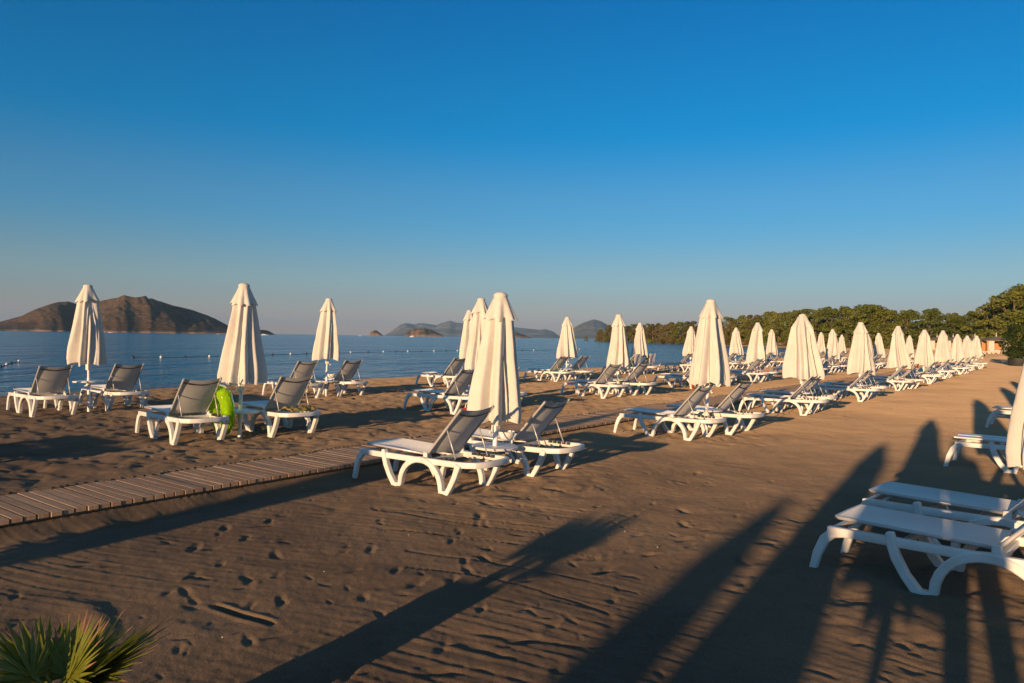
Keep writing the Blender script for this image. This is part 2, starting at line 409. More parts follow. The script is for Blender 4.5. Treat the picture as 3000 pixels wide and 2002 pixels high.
for px, d, k in [(553,11.04,dict(w=.355,tab=.36,top=2.23,lean=.015)), (1100,15.5,dict(w=.36,top=2.3)), (1420,19.9,dict(w=.37,top=2.15)), (1617,24.4,dict(w=.36,top=2.0)), (1738,28.3,dict(w=.42,top=2.2)),
                 (1850,33.0,dict(w=.40,top=2.0)), (1911,37.6,dict(w=.42,top=2.15)), (1990,42.0,dict(w=.40,top=2.0)), (2017,45.0,dict(w=.38,top=2.1)), (2087,51.5,dict(w=.38,top=2.05))]:
    grp("B", px, d, **k)
for px, d, k in [(206,14.1,dict(w=.375,tab=.56,top=2.36,lean=-.02)), (750,18.4,dict(w=.395,tab=.36,bowl=1,top=2.38,lean=.017)), (1077,22.8,dict(w=.36,top=2.30)), (1301,26.7,dict(w=.40,top=2.25,bowl=1)), (1467,32.0,dict(w=.37,top=2.2,tab=.35)),
                 (1585,36.2,dict(w=.38,top=2.15)), (1689,40.2,dict(w=.40,top=2.2)), (1770,44.2,dict(w=.38,top=2.2)), (1884,53.5,dict(w=.38,top=2.2)), (1931,58.5,dict(w=.38,top=2.1))]:
    grp("C", px, d, **k)
# parasols whose shadows cross the sand but which stand outside the frame
for x, y, w, top in [(4.0,5.35,.335,2.2), (8.75,11.4,.37,2.2), (12.3,16.1,.37,2.2), (-0.78,-0.75,.36,2.2), (-3.82,-4.75,.37,2.2), (-6.98,-9.0,.37,2.2), (-7.0,-0.35,.36,2.2), (-7.5,6.5,.37,2.25)]:
    U.append(dict(row="off", x=x, y=y, w=w, top=top))
GROUPS_XY = [(g['x'], g['y']) for g in U if g['row'] != "off"] + [(3.0,5.2)]
ground()

# ------------------------------------------------------------------ sea
def sea():
    ys = [-300, 10, 60, 200, 700, 3000, 12000, 60000]
    xs = [-60000, -12000, -3000, -700, -200, -60, 0, 60, 200, 700, 3000, 12000, 60000]
    V = [(x, y, SEA_Z) for y in ys for x in xs]; n = len(xs)
    F = [(i*n+j, i*n+j+1, (i+1)*n+j+1, (i+1)*n+j) for i in range(len(ys)-1) for j in range(n-1)]
    o = link(bpy.data.objects.new("sea", mesh_np("sea", V, F, M['sea'], False))); tag(o, "calm blue sea with fine ripples", kind="structure")
sea()

# ------------------------------------------------------------------ islands and far mountains
def hor(px): return 756.7+0.0153*px
def land_material(name, rock0, rock1, bush0, bush1, cover, scale, band=None):
    m, n, l = newmat(name); b = n["Principled BSDF"]
    g = n.new("ShaderNodeNewGeometry"); pos = g.outputs["Position"]
    a = noise_node(n, l, scale*0.25, 5, 0.6, pos); f = noise_node(n, l, scale, 5, 0.7, pos); h = noise_node(n, l, scale*3, 3, 0.7, pos)
    rock = ramp(n, l, a.outputs[0], [(0.35, rock0), (0.65, rock1)]); bush = ramp(n, l, h.outputs[0], [(0.35, bush0), (0.65, bush1)])
    mk = ramp(n, l, f.outputs[0], [(cover-0.07, (0,0,0)), (cover+0.07, (1,1,1))])
    mx = n.new("ShaderNodeMixRGB"); l.new(mk.outputs[0], mx.inputs[0]); l.new(bush.outputs[0], mx.inputs[1]); l.new(rock.outputs[0], mx.inputs[2])
    out = mx
    if band:
        sp = n.new("ShaderNodeSeparateXYZ"); l.new(pos, sp.inputs[0])
        ad = n.new("ShaderNodeMath"); ad.operation = 'MULTIPLY_ADD'; ad.inputs[1].default_value = -band*2.2; l.new(a.outputs[0], ad.inputs[0]); l.new(sp.outputs[2], ad.inputs[2])
        mr = n.new("ShaderNodeMapRange"); mr.inputs[1].default_value = -band*0.95; mr.inputs[2].default_value = -band*0.1; mr.inputs[3].default_value = 1; mr.inputs[4].default_value = 0
        l.new(ad.outputs[0], mr.inputs[0])
        m2 = n.new("ShaderNodeMixRGB"); l.new(mr.outputs[0], m2.inputs[0]); l.new(mx.outputs[0], m2.inputs[1]); m2.inputs[2].default_value = (0.36, 0.23, 0.15, 1); out = m2
    l.new(out.outputs[0], b.inputs["Base Color"]); b.inputs["Roughness"].default_value = 0.95; b.inputs["Specular IOR Level"].default_value = 0.05
    return m
M['isl'] = land_material("island_scrub", (0.17,0.085,0.055), (0.24,0.125,0.085), (0.040,0.040,0.022), (0.075,0.062,0.036), 0.55, 0.14, band=3.5)
M['isl2'] = land_material("islet_rock", (0.20,0.11,0.07), (0.27,0.16,0.10), (0.05,0.052,0.03), (0.08,0.075,0.04), 0.5, 0.03, band=10.0)
M['mount'] = land_material("far_mountain_rock", (0.20,0.17,0.15), (0.32,0.27,0.235), (0.09,0.09,0.075), (0.14,0.13,0.10), 0.5, 0.0035)
def ridge_land(name, label, cat, prof, D, front, back, mat, gull=0.35, gs=60.0, valleys=(), nx=220, ny=70, seed=0):
    px = np.array([p for p, _ in prof], float); py = np.array([q for _, q in prof], float)
    hh = np.maximum((hor(px)-py)/F2*D+1.65, -1.0); xs0 = (px-1175)/F2*D
    xs = np.linspace(xs0[0], xs0[-1], nx); R = np.interp(xs, xs0, hh)
    R = R+0.03*np.maximum(R, 0)*fbm(xs/gs*2.2, xs*0+seed, 1, 4)
    v = np.linspace(0, 1.9, ny)
    X, V_ = np.meshgrid(xs, v); RR = np.tile(R, (ny, 1))
    prof_v = np.where(V_ < 1, np.sin(np.clip(V_, 0, 1)*np.pi/2)**1.15, np.cos(np.clip((V_-1)/0.9, 0, 1)*np.pi/2))
    w = 4*np.clip(V_, 0, 1)*(1-np.clip(V_, 0, 1))
    G = gull*fbm(X/gs+V_*0.9, V_*1.3+seed, 2, 4)*1.6
    for vp, ww, dep, skew in valleys:
        xc = (vp-1175)/F2*D+skew*(1-V_); G += -dep*np.exp(-((X-xc)/ww)**2)
    coast = 0.16*fbm(X/gs*1.2, V_*0+seed, 3, 3)
    Z = np.minimum(RR*prof_v*(1+w*G), np.maximum(RR, 0)*0.995)-1.0*(1-prof_v)*0+SEA_Z-0.3+np.where(V_ < 0.02, -1.5, 0)
    Y = np.where(V_ < 1, D-front*(1-V_)*(1+coast), D+(V_-1)*back)
    X = X*(Y/D)          # shape narrows towards the viewer like a rounded coast
    i = np.arange(ny-1)[:, None]; j = np.arange(nx-1)[None, :]
    F = np.stack([i*nx+j, i*nx+j+1, (i+1)*nx+j+1, (i+1)*nx+j], -1).reshape(-1, 4)
    o = link(bpy.data.objects.new(name, mesh_np(name, np.stack([X, Y, Z], -1).reshape(-1, 3), F, mat)))
    return tag(o, label, cat, kind="structure")
ridge_land("island", "large brown hilly island on the left horizon", "island",
    [(-70,764),(-40,752),(0,738),(49,724.6),(80,711),(104,701),(134,693),(156,692),(178,698),(205,699),(230,690),(258,685),(284,682),(300,686),(309,689),(325,688),(347,684),(370,691),(396,701),(420,706),(448,713.6),(470,721),(492,730),(525,748),(545,758),(560,762),(575,761),(599,756.5),(610,757.5),(618,760),(632,768)],
    1600, 420, 300, M['isl'], 0.36, 70, valleys=[(208,27,0.85,-38),(392,24,0.42,45),(262,22,0.18,-40)], nx=360, ny=110, seed=3)
ridge_land("islet", "small dark rocky islet left of the sailing boat", "island", [(845,771),(850,763),(857,758),(864,758),(872,764),(881,771)], 2600, 60, 60, M['isl2'], 0.3, 25, nx=60, ny=30, seed=1)
ridge_land("islet", "low wooded reddish islet behind the sailing boat", "island", [(925,773),(932,765),(938,757),(950,754),(975,754),(990,757),(1002,763),(1015,768),(1019,774)], 2600, 90, 80, M['isl2'], 0.3, 30, nx=90, ny=36, seed=5)
ridge_land("islet", "low reddish headland right of the large front parasol", "island", [(1130,776),(1150,763),(1165,761),(1185,763),(1200,768),(1222,776)], 2600, 90, 80, M['isl2'], 0.3, 30, nx=70, ny=36, seed=7)
ridge_land("mountain", "hazy blue mountain range behind the islets", "mountain",
    [(880,772),(900,760),(918,747),(930,743),(950,746),(970,742),(1000,746),(1020,740),(1032,737),(1045,742),(1075,746),(1110,747),(1150,749),(1190,753),(1215,755),(1235,757),(1250,756),(1268,761),(1284,772),(1310,778)],
    9000, 2200, 1500, M['mount'], 0.35, 520, nx=240, ny=60, seed=11)
ridge_land("mountain", "hazy rounded mountain left of the forest edge", "mountain",
    [(1285,778),(1305,764),(1320,752),(1345,741),(1362,737),(1380,740),(1398,749),(1425,760),(1470,768),(1560,776),(1620,781)], 7000, 1800, 1500, M['mount'], 0.35, 420, nx=160, ny=60, seed=17)

# ------------------------------------------------------------------ boardwalk: every plank its own piece
bw = empty("boardwalk", (0, 0, 0)); tag(bw, "weathered wooden boardwalk of cross planks laid on the sand", kind="structure")
P_PITCH = 0.098
def plank_mesh(seed):
    r = random.Random(seed); mb = MB(); a = r.uniform(-.004, .004)
    mb.box(-0.0435, 0.0435, 0, BW_W+a, -0.042, 0)
    return mb.mesh("plank", M['wood_v'][seed % 4], bevel=0.004)
M['wood_v'] = [simple("weathered_plank_%d" % k, c0, c1, 3.0, 0.85, 0.5, 28, spec=0.2) for k, (c0, c1) in enumerate(
    [((0.36,0.23,0.145),(0.49,0.325,0.21)), ((0.40,0.265,0.17),(0.52,0.355,0.235)), ((0.31,0.20,0.13),(0.44,0.295,0.195)), ((0.37,0.25,0.165),(0.47,0.325,0.22))])]
for k, m_ in enumerate(M['wood_v']):       # grain along the plank
    n = m_.node_tree.nodes; l = m_.node_tree.links; tc = n.new("ShaderNodeTexCoord"); mp = n.new("ShaderNodeMapping"); mp.inputs["Scale"].default_value = (14, 0.9, 6); oi = n.new("ShaderNodeObjectInfo")
    l.new(tc.outputs["Object"], mp.inputs["Vector"]); ad = n.new("ShaderNodeVectorMath"); l.new(mp.outputs[0], ad.inputs[0]); l.new(oi.outputs["Random"], ad.inputs[1])
    for t in [q for q in n if q.type == 'TEX_NOISE']: l.new(ad.outputs[0], t.inputs["Vector"])
pm = [plank_mesh(k) for k in range(8)]
prng = random.Random(3)
BW_ROT = math.atan2(BWD[1], BWD[0])
for k in range(298):
    s = -1.2+k*P_PITCH
    o = bpy.data.objects.new("plank", pm[prng.randrange(8)]); link(o, bw)
    off = prng.gauss(0, 0.003)
    o.location = (BW0[0]+BWD[0]*s+BWN[0]*off, BW0[1]+BWD[1]*s+BWN[1]*off, BW_Z+prng.gauss(0, 0.0007))
    o.rotation_euler = (prng.gauss(0, .001), prng.gauss(0, .0014), BW_ROT+prng.gauss(0, .005))
mb = MB()
for k in range(298, 620):
    s = -1.2+k*P_PITCH; mb.box(s-.045, s+.045, 0, BW_W, -.042, prng.gauss(0, .002))
o = mb.obj("far_planks", M['wood_v'][0], bw); o["kind"] = "stuff"; o.location = (BW0[0], BW0[1], BW_Z); o.rotation_euler = (0, 0, BW_ROT)
for off in (0.10, BW_W-0.10):
    mb = MB(); mb.box(-1.3, 28.2, off-.035, off+.035, -0.125, -0.048)
    o = mb.obj("joist", M['wood_v'][2], bw); o.location = (BW0[0], BW0[1], BW_Z); o.rotation_euler = (0, 0, BW_ROT)

# ------------------------------------------------------------------ sun lounger (x: 0 front foot .. 1.95 rear end)
def make_lounger(slatted=False):
    e = empty("sun_lounger"); P = M['plastic']; X0 = -1.0
    sh = lambda pts: [(p[0]+X0,)+tuple(p[1:]) for p in pts]
    mb = MB()
    path = [(.12,-.325,.335),(.5,-.325,.338),(1.1,-.325,.342),(1.68,-.325,.352),(1.80,-.312,.356),(1.88,-.265,.358),(1.925,-.18,.360),(1.94,-.08,.361)]
    path = path+[(x, -y, z) for x, y, z in path[::-1]]
    mb.sweep(sh(path), 0.052, 0.062)
    mb.obj("rail", P, e, bevel=0.010, segs=2, smooth=True, auto=rad(40))
    for x, zz in ((.15,.325),(.62,.322),(1.18,.325)):
        mb = MB(); mb.box(x-.022+X0, x+.022+X0, -.30, .30, zz-.045, zz); mb.obj("crossbar", P, e, bevel=0.006)
    for s in (-1, 1):
        y0, y1 = sorted((s*.300, s*.350))
        mb = MB(); mb.ribbon(sh([(.26,.306),(.16,.292),(.10,.235),(.05,.13),(.012,-.02)]), [.055,.07,.072,.062,.052], y0, y1)
        mb.obj("leg", P, e, bevel=0.008)
        y0, y1 = sorted((s*.308, s*.372))
        mb = MB()
        mb.ribbon(sh([(.548,.372),(.560,.30),(.592,.21),(.652,.105),(.735,.005)]), [.050,.062,.064,.060,.066], y0, y1)
        mb.box(.715+X0, .845+X0, y0+.001, y1-.001, -.03, .034)
        arc = [(1.145-.318*math.cos(a), .005+.315*math.sin(a)**0.9) for a in np.linspace(0.03, math.pi-.03, 15)]
        mb.ribbon(sh(arc), [.056]+[.062]*13+[.056], y0+.002, y1+.002)
        mb.box(1.435+X0, 1.565+X0, y0+.001, y1-.001, -.03, .034)
        mb.ribbon(sh([(1.545,.005),(1.60,.085),(1.66,.19),(1.715,.325)]), [.055,.058,.064,.072], y0, y1)
        mb.obj("arch_leg", P, e, bevel=0.008)
        mb = MB(); y0, y1 = sorted((s*.262, s*.288))
        for k in range(5): mb.box(1.36+k*.07+X0, 1.40+k*.07+X0, y0, y1, .325, .352+.012*(k % 2))
        mb.obj("notch_rack", M['dark'], e)
    if not slatted:
        mb = MB(); mb.tube(sh([(1.17,-.272,.372),(.18,-.272,.392),(.155,-.25,.393),(.15,0,.393),(.155,.25,.393),(.18,.272,.392),(1.17,.272,.372)]), .0135, 8)
        mb.obj("seat_frame", M['alu'], e, smooth=True)
        nx, ny = 16, 10; V = []; F = []
        for i in range(nx+1):
            for j in range(ny+1):
                t = i/nx; y = (j/ny-.5)*.545; V.append((.15+t*1.013+X0, y, .404-.02*t-.018*(1-(y/.2725)**2)*math.sin(math.pi*min(1, t*1.05+.02))))
        F = [(i*(ny+1)+j, (i+1)*(ny+1)+j, (i+1)*(ny+1)+j+1, i*(ny+1)+j+1) for i in range(nx) for j in range(ny)]
        o = link(bpy.data.objects.new("seat_sling", mesh_np("seat_sling", V, F, M['sling'])), e)
    else:
        for c in (-.155, .155):
            mb = MB(); mb.box(.095+X0, 1.16+X0, c-.115, c+.115, .372, .395); mb.obj("seat_slat", P, e, bevel=0.008, segs=2)
    # backrest, raised
    a = rad(46); bx, bz, L = 1.175+X0, .372, .715
    q = lambda t, y, o=0.0: (bx+math.cos(a)*L*t-math.sin(a)*o, y, bz+math.sin(a)*L*t+math.cos(a)*o)
    for s in (-1, 1):
        mb = MB(); mb.tube([q(0, s*.272), q(.5, s*.272), q(1.0, s*.272)], .0155, 8); mb.obj("backrest_tube", M['alu'], e, smooth=True, auto=rad(50))
        mb = MB(); mb.tube([q(.56, s*.262, -.01), (1.60+X0, s*.262, .345)], .0085, 6); mb.obj("support_strut", M['alu'], e, smooth=True)
        mb = MB(); mb.box(bx-.03, bx+.03, s*.30-.012, s*.30+.012, .335, .395); mb.obj("hinge", P, e, bevel=0.005)
    nx, ny = 14, 12; V = []
    for i in range(nx+1):
        for j in range(ny+1):
            t = i/nx; yy = j/ny*2-1; sag = (1-yy*yy)
            tt = .02+t*.985-.055*sag*t**6; V.append(q(tt, yy*.272, -.022*sag*math.sin(math.pi*min(1, .15+t*.85))-.01*sag))
    F = [(i*(ny+1)+j, (i+1)*(ny+1)+j, (i+1)*(ny+1)+j+1, i*(ny+1)+j+1) for i in range(nx) for j in range(ny)]
    link(bpy.data.objects.new("backrest_sling", mesh_np("backrest_sling", V, F, M['sling'])), e)
    V = []
    for i in range(2):
        for j in range(ny+1):
            yy = j/ny*2-1; sag = (1-yy*yy); t = .90+.03*i; V.append(q(t-.05*sag, yy*.268, -.020*sag-.016))
    F = [(j, ny+1+j, ny+2+j, j+1) for j in range(ny)]
    link(bpy.data.objects.new("hem_seam", mesh_np("hem_seam", V, F, M['dark'])), e)
    return e

# ------------------------------------------------------------------ closed parasol
def canopy_mesh(w, top, hem, seed, nfold=8):
    r = np.random.default_rng(seed); N, Mv = 168, 46
    th = np.linspace(0, 2*np.pi, N, endpoint=False); v = np.linspace(0, 1, Mv)
    T, V_ = np.meshgrid(th, v)
    cs = np.arange(nfold)*2*np.pi/nfold+r.uniform(-.22, .22, nfold)+r.uniform(0, 6.3)
    tw = r.uniform(-.5, .5)
    prof = np.interp(V_, [0, .05, .17, .5, .8, 1.0], [.20, .26, .47, .68, .90, 1.0])*w
    ridge = np.zeros_like(T); ext = np.zeros_like(T)
    for c in cs:
        c2 = c+tw*V_+.08*np.sin(V_*r.uniform(2, 5)+r.uniform(0, 6))
        d = np.angle(np.exp(1j*(T-c2))); am = r.uniform(.75, 1.1); wd = r.uniform(.20, .32)*(1.15-.25*V_)
        ridge = np.maximum(ridge, am*np.exp(-(np.abs(d)/wd)**1.7)); ext += r.uniform(-1, 1)*np.exp(-(d/.4)**2)
    for c in r.uniform(0, 6.283, nfold+4):       # smaller pleats between the ribs
        c2 = c+tw*V_+.10*np.sin(V_*r.uniform(2, 6)+r.uniform(0, 6)); d = np.angle(np.exp(1j*(T-c2)))
        ridge = np.maximum(ridge, r.uniform(.35, .75)*np.interp(V_, [0, .2, r.uniform(.3, .6), 1], [0, .2, 1, r.uniform(.5, 1)])*np.exp(-(np.abs(d)/r.uniform(.10, .17))**1.8))
    depth = np.interp(V_, [0, .15, .5, 1], [.12, .36, .52, .52])
    rr = prof*((1-depth)+depth*ridge*1.05)*(1+.05*ext*V_)
    rr *= 1+.035*fbm(T*3.0, V_*6+seed, seed % 5, 3)*np.clip(V_*3, 0, 1)
    # a couple of hanging creases
    hemz = hem-.050*ridge*(V_**6)+.035*ext*(V_**8)+.03*vnoise(T*2.5, T*0+seed, 2)*(V_**8)
    Z = top-.03+(hemz-(top-.03))*V_
    tuck = np.clip((V_-.93)/.07, 0, 1); rr = rr*(1-.05*tuck)
    wob = .02*np.sin(V_*3+seed)
    Vv = np.stack([rr*np.cos(T)+wob*V_, rr*np.sin(T)-wob*V_*.7, Z], -1).reshape(-1, 3)
    i = np.arange(Mv-1)[:, None]; j = np.arange(N)[None, :]; j2 = (j+1) % N
    F = np.stack([i*N+j, (i+1)*N+j, (i+1)*N+j2, i*N+j2], -1).reshape(-1, 4)
    return mesh_np("canopy", Vv, F, M['canvas']), cs
def vent_mesh(w, top, cs, seed):
    N, Mv = 96, 14; th = np.linspace(0, 2*np.pi, N, endpoint=False); v = np.linspace(0, 1, Mv)
    T, V_ = np.meshgrid(th, v); ridge = np.zeros_like(T)
    for c in cs:
        d = np.angle(np.exp(1j*(T-c))); ridge = np.maximum(ridge, np.exp(-(np.abs(d)/.27)**2))
    R = np.interp(V_, [0, .12, .5, .85, 1], [.066, .090, .138, .190, .212])*(w/.36)**.35
    rr = R*(1-.34*V_*(1-ridge))*(1+.05*np.sin(T*3+seed)*V_)
    Z = top-.005-.275*V_-.02*ridge*V_**4+.028*(1-ridge)*V_**3+.012*np.sin(T*2+seed)*V_
    Vv = np.stack([rr*np.cos(T), rr*np.sin(T), Z], -1).reshape(-1, 3)
    i = np.arange(Mv-1)[:, None]; j = np.arange(N)[None, :]; j2 = (j+1) % N
    F = np.stack([i*N+j, (i+1)*N+j, (i+1)*N+j2, i*N+j2], -1).reshape(-1, 4)
    return mesh_np("vent_flap", Vv, F, M['canvas'])
def one(name, mb, m, parent, **k): return mb.obj(name, m, parent, **k)
SHARED = {}
def shared(key, fn):
    if key not in SHARED: SHARED[key] = fn()
    return SHARED[key]
def put(name, me, parent, loc=(0,0,0), rz=0): 
    o = bpy.data.objects.new(name, me); o.location = loc; o.rotation_euler = (0, 0, rz); return link(o, parent)
def pole_mesh(): mb = MB(); mb.lathe([(.028,-.25),(.028,.62),(.0225,.63),(.0225,2.0)], 14); return mb.mesh("pole", M['pole'], smooth=True, auto=rad(40))
def table_mesh(): mb = MB(); mb.lathe([(.03,-.016),(.24,-.016),(.268,-.020),(.272,0),(.268,.006),(.03,.004)], 40); return mb.mesh("table_top", M['plastic'], smooth=True, auto=rad(40))
def clamp_mesh():
    mb = MB(); mb.lathe([(.034,-.10),(.05,-.02),(.05,0)], 14); mb.tube([(.04,0,-.07),(.09,0,-.09)], .010, 8); return mb.mesh("table_clamp", M['plastic'], smooth=True, auto=rad(40))
def bowl_mesh():
    mb = MB(); mb.lathe([(.035,-.075),(.075,-.055),(.098,-.01),(.105,.03),(.098,.03),(.09,-.005),(.068,-.044),(.02,-.06)], 28); return mb.mesh("bowl", M['plastic'], smooth=True, auto=rad(50))
def crank_mesh():
    mb = MB(); mb.tube([(.02,0,0),(.06,0,0),(.065,0,-.08)], .009, 8); mb.tube([(.065,0,-.08),(.10,0,-.08)], .013, 8); mb.box(-.036,.036,-.036,.036,-.055,.055); return mb.mesh("crank_handle", M['pole'], bevel=.004)
def finial_mesh(): mb = MB(); mb.lathe([(.02,-.03),(.078,-.022),(.084,-.004),(.080,.010),(.066,.026),(.040,.038),(.002,.044)], 28); return mb.mesh("cap_disc", M['canvas'], smooth=True, auto=rad(50))
def make_parasol(x, y, w, top, tab, bowl, seed, label, group, lean=0.0):
    z = gz(x, y); r = random.Random(seed)
    e = empty("closed_parasol", (x, y, z), r.uniform(0, 6.28)); tag(e, label, "parasol", group)
    e.rotation_mode = 'ZYX'; e.rotation_euler = (r.uniform(-.012, .012), lean, r.uniform(0, 6.28))
    hem = top-1.425-r.uniform(-.025, .025); top = top
    me, cs = canopy_mesh(w, top, hem, seed)
    put("canopy", me, e); put("vent_flap", vent_mesh(w, top, cs, seed), e)
    put("cap_disc", shared('fin', finial_mesh), e, (0, 0, top))
    put("pole", shared('pole', pole_mesh), e)
    put("table_top", shared('table', table_mesh), e, (0, 0, tab)); put("table_clamp", shared('clamp', clamp_mesh), e, (0, 0, tab-.01), r.uniform(0, 6))
    put("crank_handle", shared('crank', crank_mesh), e, (0, 0, hem-.10), r.uniform(0, 6))
    if bowl:
        b = put("bowl", shared('bowl', bowl_mesh), e, (0.0, 0, tab+.14)); e.rotation_euler.z = 0; b.location = (.125, -.02, tab+.15)
    return e

L_PROTO = make_lounger(); register(L_PROTO); used_proto = [False]
L_SLAT = make_lounger(True); register(L_SLAT)
def place_lounger(x, y, phi, label, group, proto=None, zoff=0.0):
    if proto is None: proto = L_PROTO
    key = proto.name
    if not SHARED.get("used"+key): SHARED["used"+key] = True; o = proto
    else: o = copy_tree(proto)
    o.location = (x, y, gz(x, y)+zoff); o.rotation_euler = (0, 0, phi); o.scale = (.96, .96, 1)
    tag(o, label, "sun lounger", group); return o

rowname = {"A": A_ROW, "B": B_ROW, "C": C_ROW}
cnt = {"A": 0, "B": 0, "C": 0}; GX = {}
lrng = random.Random(21)
OFFLAB = ["closed cream parasol cut off by the right edge of the photo", "closed parasol just outside the right edge beyond the cut-off one", "closed parasol farthest outside the right edge, only its shadow showing",
          "closed parasol behind the camera whose pole shadow runs up the right", "closed parasol behind the camera casting the long shadow right of centre", "closed parasol far behind the camera casting the first slanting shadow",
          "closed parasol beyond the left edge, its shadow lying beside the boardwalk", "closed parasol beyond the left edge shading sand seaward of the boardwalk"]
offn = 0
for gi, g in enumerate(U):
    row = g['row']; x, y = g['x'], g['y']
    if row == "off":
        lab = OFFLAB[offn]; offn += 1; group = "closed parasols outside the frame"
        make_parasol(x, y, g['w'], g['top'], g.get('tab', .40), 0, 900+gi, lab, group); continue
    k = cnt[row]; cnt[row] += 1; GX[(row, k)] = (x, y)
    extra = " hanging half open" if g['w'] > .5 else ""
    lab = "closed cream parasol%s, %s from left in %s" % (extra, ORD[k], rowname[row])
    make_parasol(x, y, g['w'], g['top'], g.get('tab', .40+.05*lrng.uniform(-1, 1)), g.get('bowl', 0), 40+gi*3, lab, "closed parasols on the beach", lean=g.get('lean', 0.012*lrng.uniform(-1, 1)))
    base = {"A": -39, "B": -42, "C": -42}[row]
    if (row, k) == ("B", 0): base = -46
    for which, w0 in (("near", -.74), ("far", .62)):
        if (row, k, which) in SKIP if 'SKIP' in globals() else False: continue
        phi = rad(base+lrng.uniform(-3, 3)); ux, uy = math.cos(phi), math.sin(phi); wx, wy = -uy, ux
        t = -.24+lrng.uniform(-.10, .10); w0_ = w0+lrng.uniform(-.05, .05)
        lab = "white grey-sling lounger on the %s side of %s parasol in %s" % ("near" if which == "near" else "far", ORD[k], rowname[row])
        place_lounger(x+ux*t+wx*w0_, y+uy*t+wy*w0_, phi, lab, "white sun loungers on the beach")
# right hand loungers cut by the frame
for (fx, fy, ph, lab, pr) in [(2.13, 5.32, -43.5, "white lounger half in shadow, nearest the camera at right edge", None),
                              (2.83, 6.27, -43.5, "white lounger just behind the nearest one at the right edge", None),
                              (5.80, 9.95, -40, "white slatted lounger behind the cut-off parasol, nearer of two", L_SLAT),
                              (9.40, 14.7, -40, "white slatted lounger behind the cut-off parasol, farther of two", L_SLAT)]:
    phi = rad(ph); place_lounger(fx+math.cos(phi)*1.0-math.sin(phi)*.33, fy+math.sin(phi)*1.0+math.cos(phi)*.33, phi, lab, "white sun loungers on the beach", pr)
# loungers out of frame at the left whose shadows reach in
for (x, y, lab) in [(-8.3, 6.0, "white lounger beyond the left edge shading the middle-row sand"), (-7.4, 7.2, "white lounger beyond the left edge, farther of the pair")]:
    place_lounger(x, y, rad(-39), lab, "white sun loungers on the beach")

# ------------------------------------------------------------------ pine wood behind the far beach
def leaf_mat(name, c0, c1, c2):
    m, n, l = newmat(name); b = n["Principled BSDF"]; oi = n.new("ShaderNodeObjectInfo"); g = n.new("ShaderNodeNewGeometry")
    t = noise_node(n, l, 0.9, 3, 0.6, g.outputs["Position"]); ad = n.new("ShaderNodeMath"); ad.operation = 'MULTIPLY_ADD'; ad.inputs[1].default_value = 0.7
    ri = n.new("ShaderNodeMath"); ri.operation = 'MULTIPLY'; ri.inputs[1].default_value = 0.35; l.new(oi.outputs["Random"], ri.inputs[0]); l.new(t.outputs[0], ad.inputs[0]); l.new(ri.outputs[0], ad.inputs[2])
    r = ramp(n, l, ad.outputs[0], [(0.25, c0), (0.5, c1), (0.8, c2)]); l.new(r.outputs[0], b.inputs["Base Color"]); b.inputs["Roughness"].default_value = 0.7; b.inputs["Specular IOR Level"].default_value = 0.2
    tr = n.new("ShaderNodeBsdfTranslucent"); l.new(r.outputs[0], tr.inputs[0]); mx = n.new("ShaderNodeMixShader"); mx.inputs[0].default_value = 0.25
    l.new(b.outputs[0], mx.inputs[1]); l.new(tr.outputs[0], mx.inputs[2]); l.new(mx.outputs[0], n["Material Output"].inputs[0]); return m
M['pine'] = leaf_mat("pine_needles", (0.06,0.085,0.015), (0.135,0.16,0.028), (0.22,0.215,0.045))
M['scrub'] = leaf_mat("thicket_leaves", (0.085,0.078,0.022), (0.15,0.13,0.038), (0.21,0.155,0.058))
M['shrub'] = leaf_mat("shrub_leaves", (0.025,0.045,0.012), (0.05,0.075,0.02), (0.08,0.10,0.03))
M['bark'] = simple("pine_bark", (0.10,0.065,0.04), (0.19,0.125,0.08), 2.0, 0.9, 0.5, 8)
def leaf_cloud(centres, radii, per, size, seed, flat=0.6):
    r = np.random.default_rng(seed); V = []; 
    C = np.repeat(np.array(centres), per, 0); Rr = np.repeat(np.array(radii), per)
    d = r.normal(size=C.shape); d /= np.linalg.norm(d, axis=1)[:, None]; rad_ = Rr*r.uniform(.45, 1.0, len(C))**.6
    P = C+d*rad_[:, None]*np.array([1, 1, flat])
    nrm = d+r.normal(size=C.shape)*.55+np.array([0, 0, .35]); nrm /= np.linalg.norm(nrm, axis=1)[:, None]
    a = np.cross(nrm, r.normal(size=C.shape)); a /= np.linalg.norm(a, axis=1)[:, None]; b = np.cross(nrm, a)
    s = size*r.uniform(.5, 1.2, len(C))[:, None]; k = r.uniform(.35, .8, len(C))[:, None]
    q = np.stack([P-a*s, P-b*s*k, P+a*s, P+b*s*k], 1).reshape(-1, 3)
    return q, np.arange(len(q)).reshape(-1, 4)
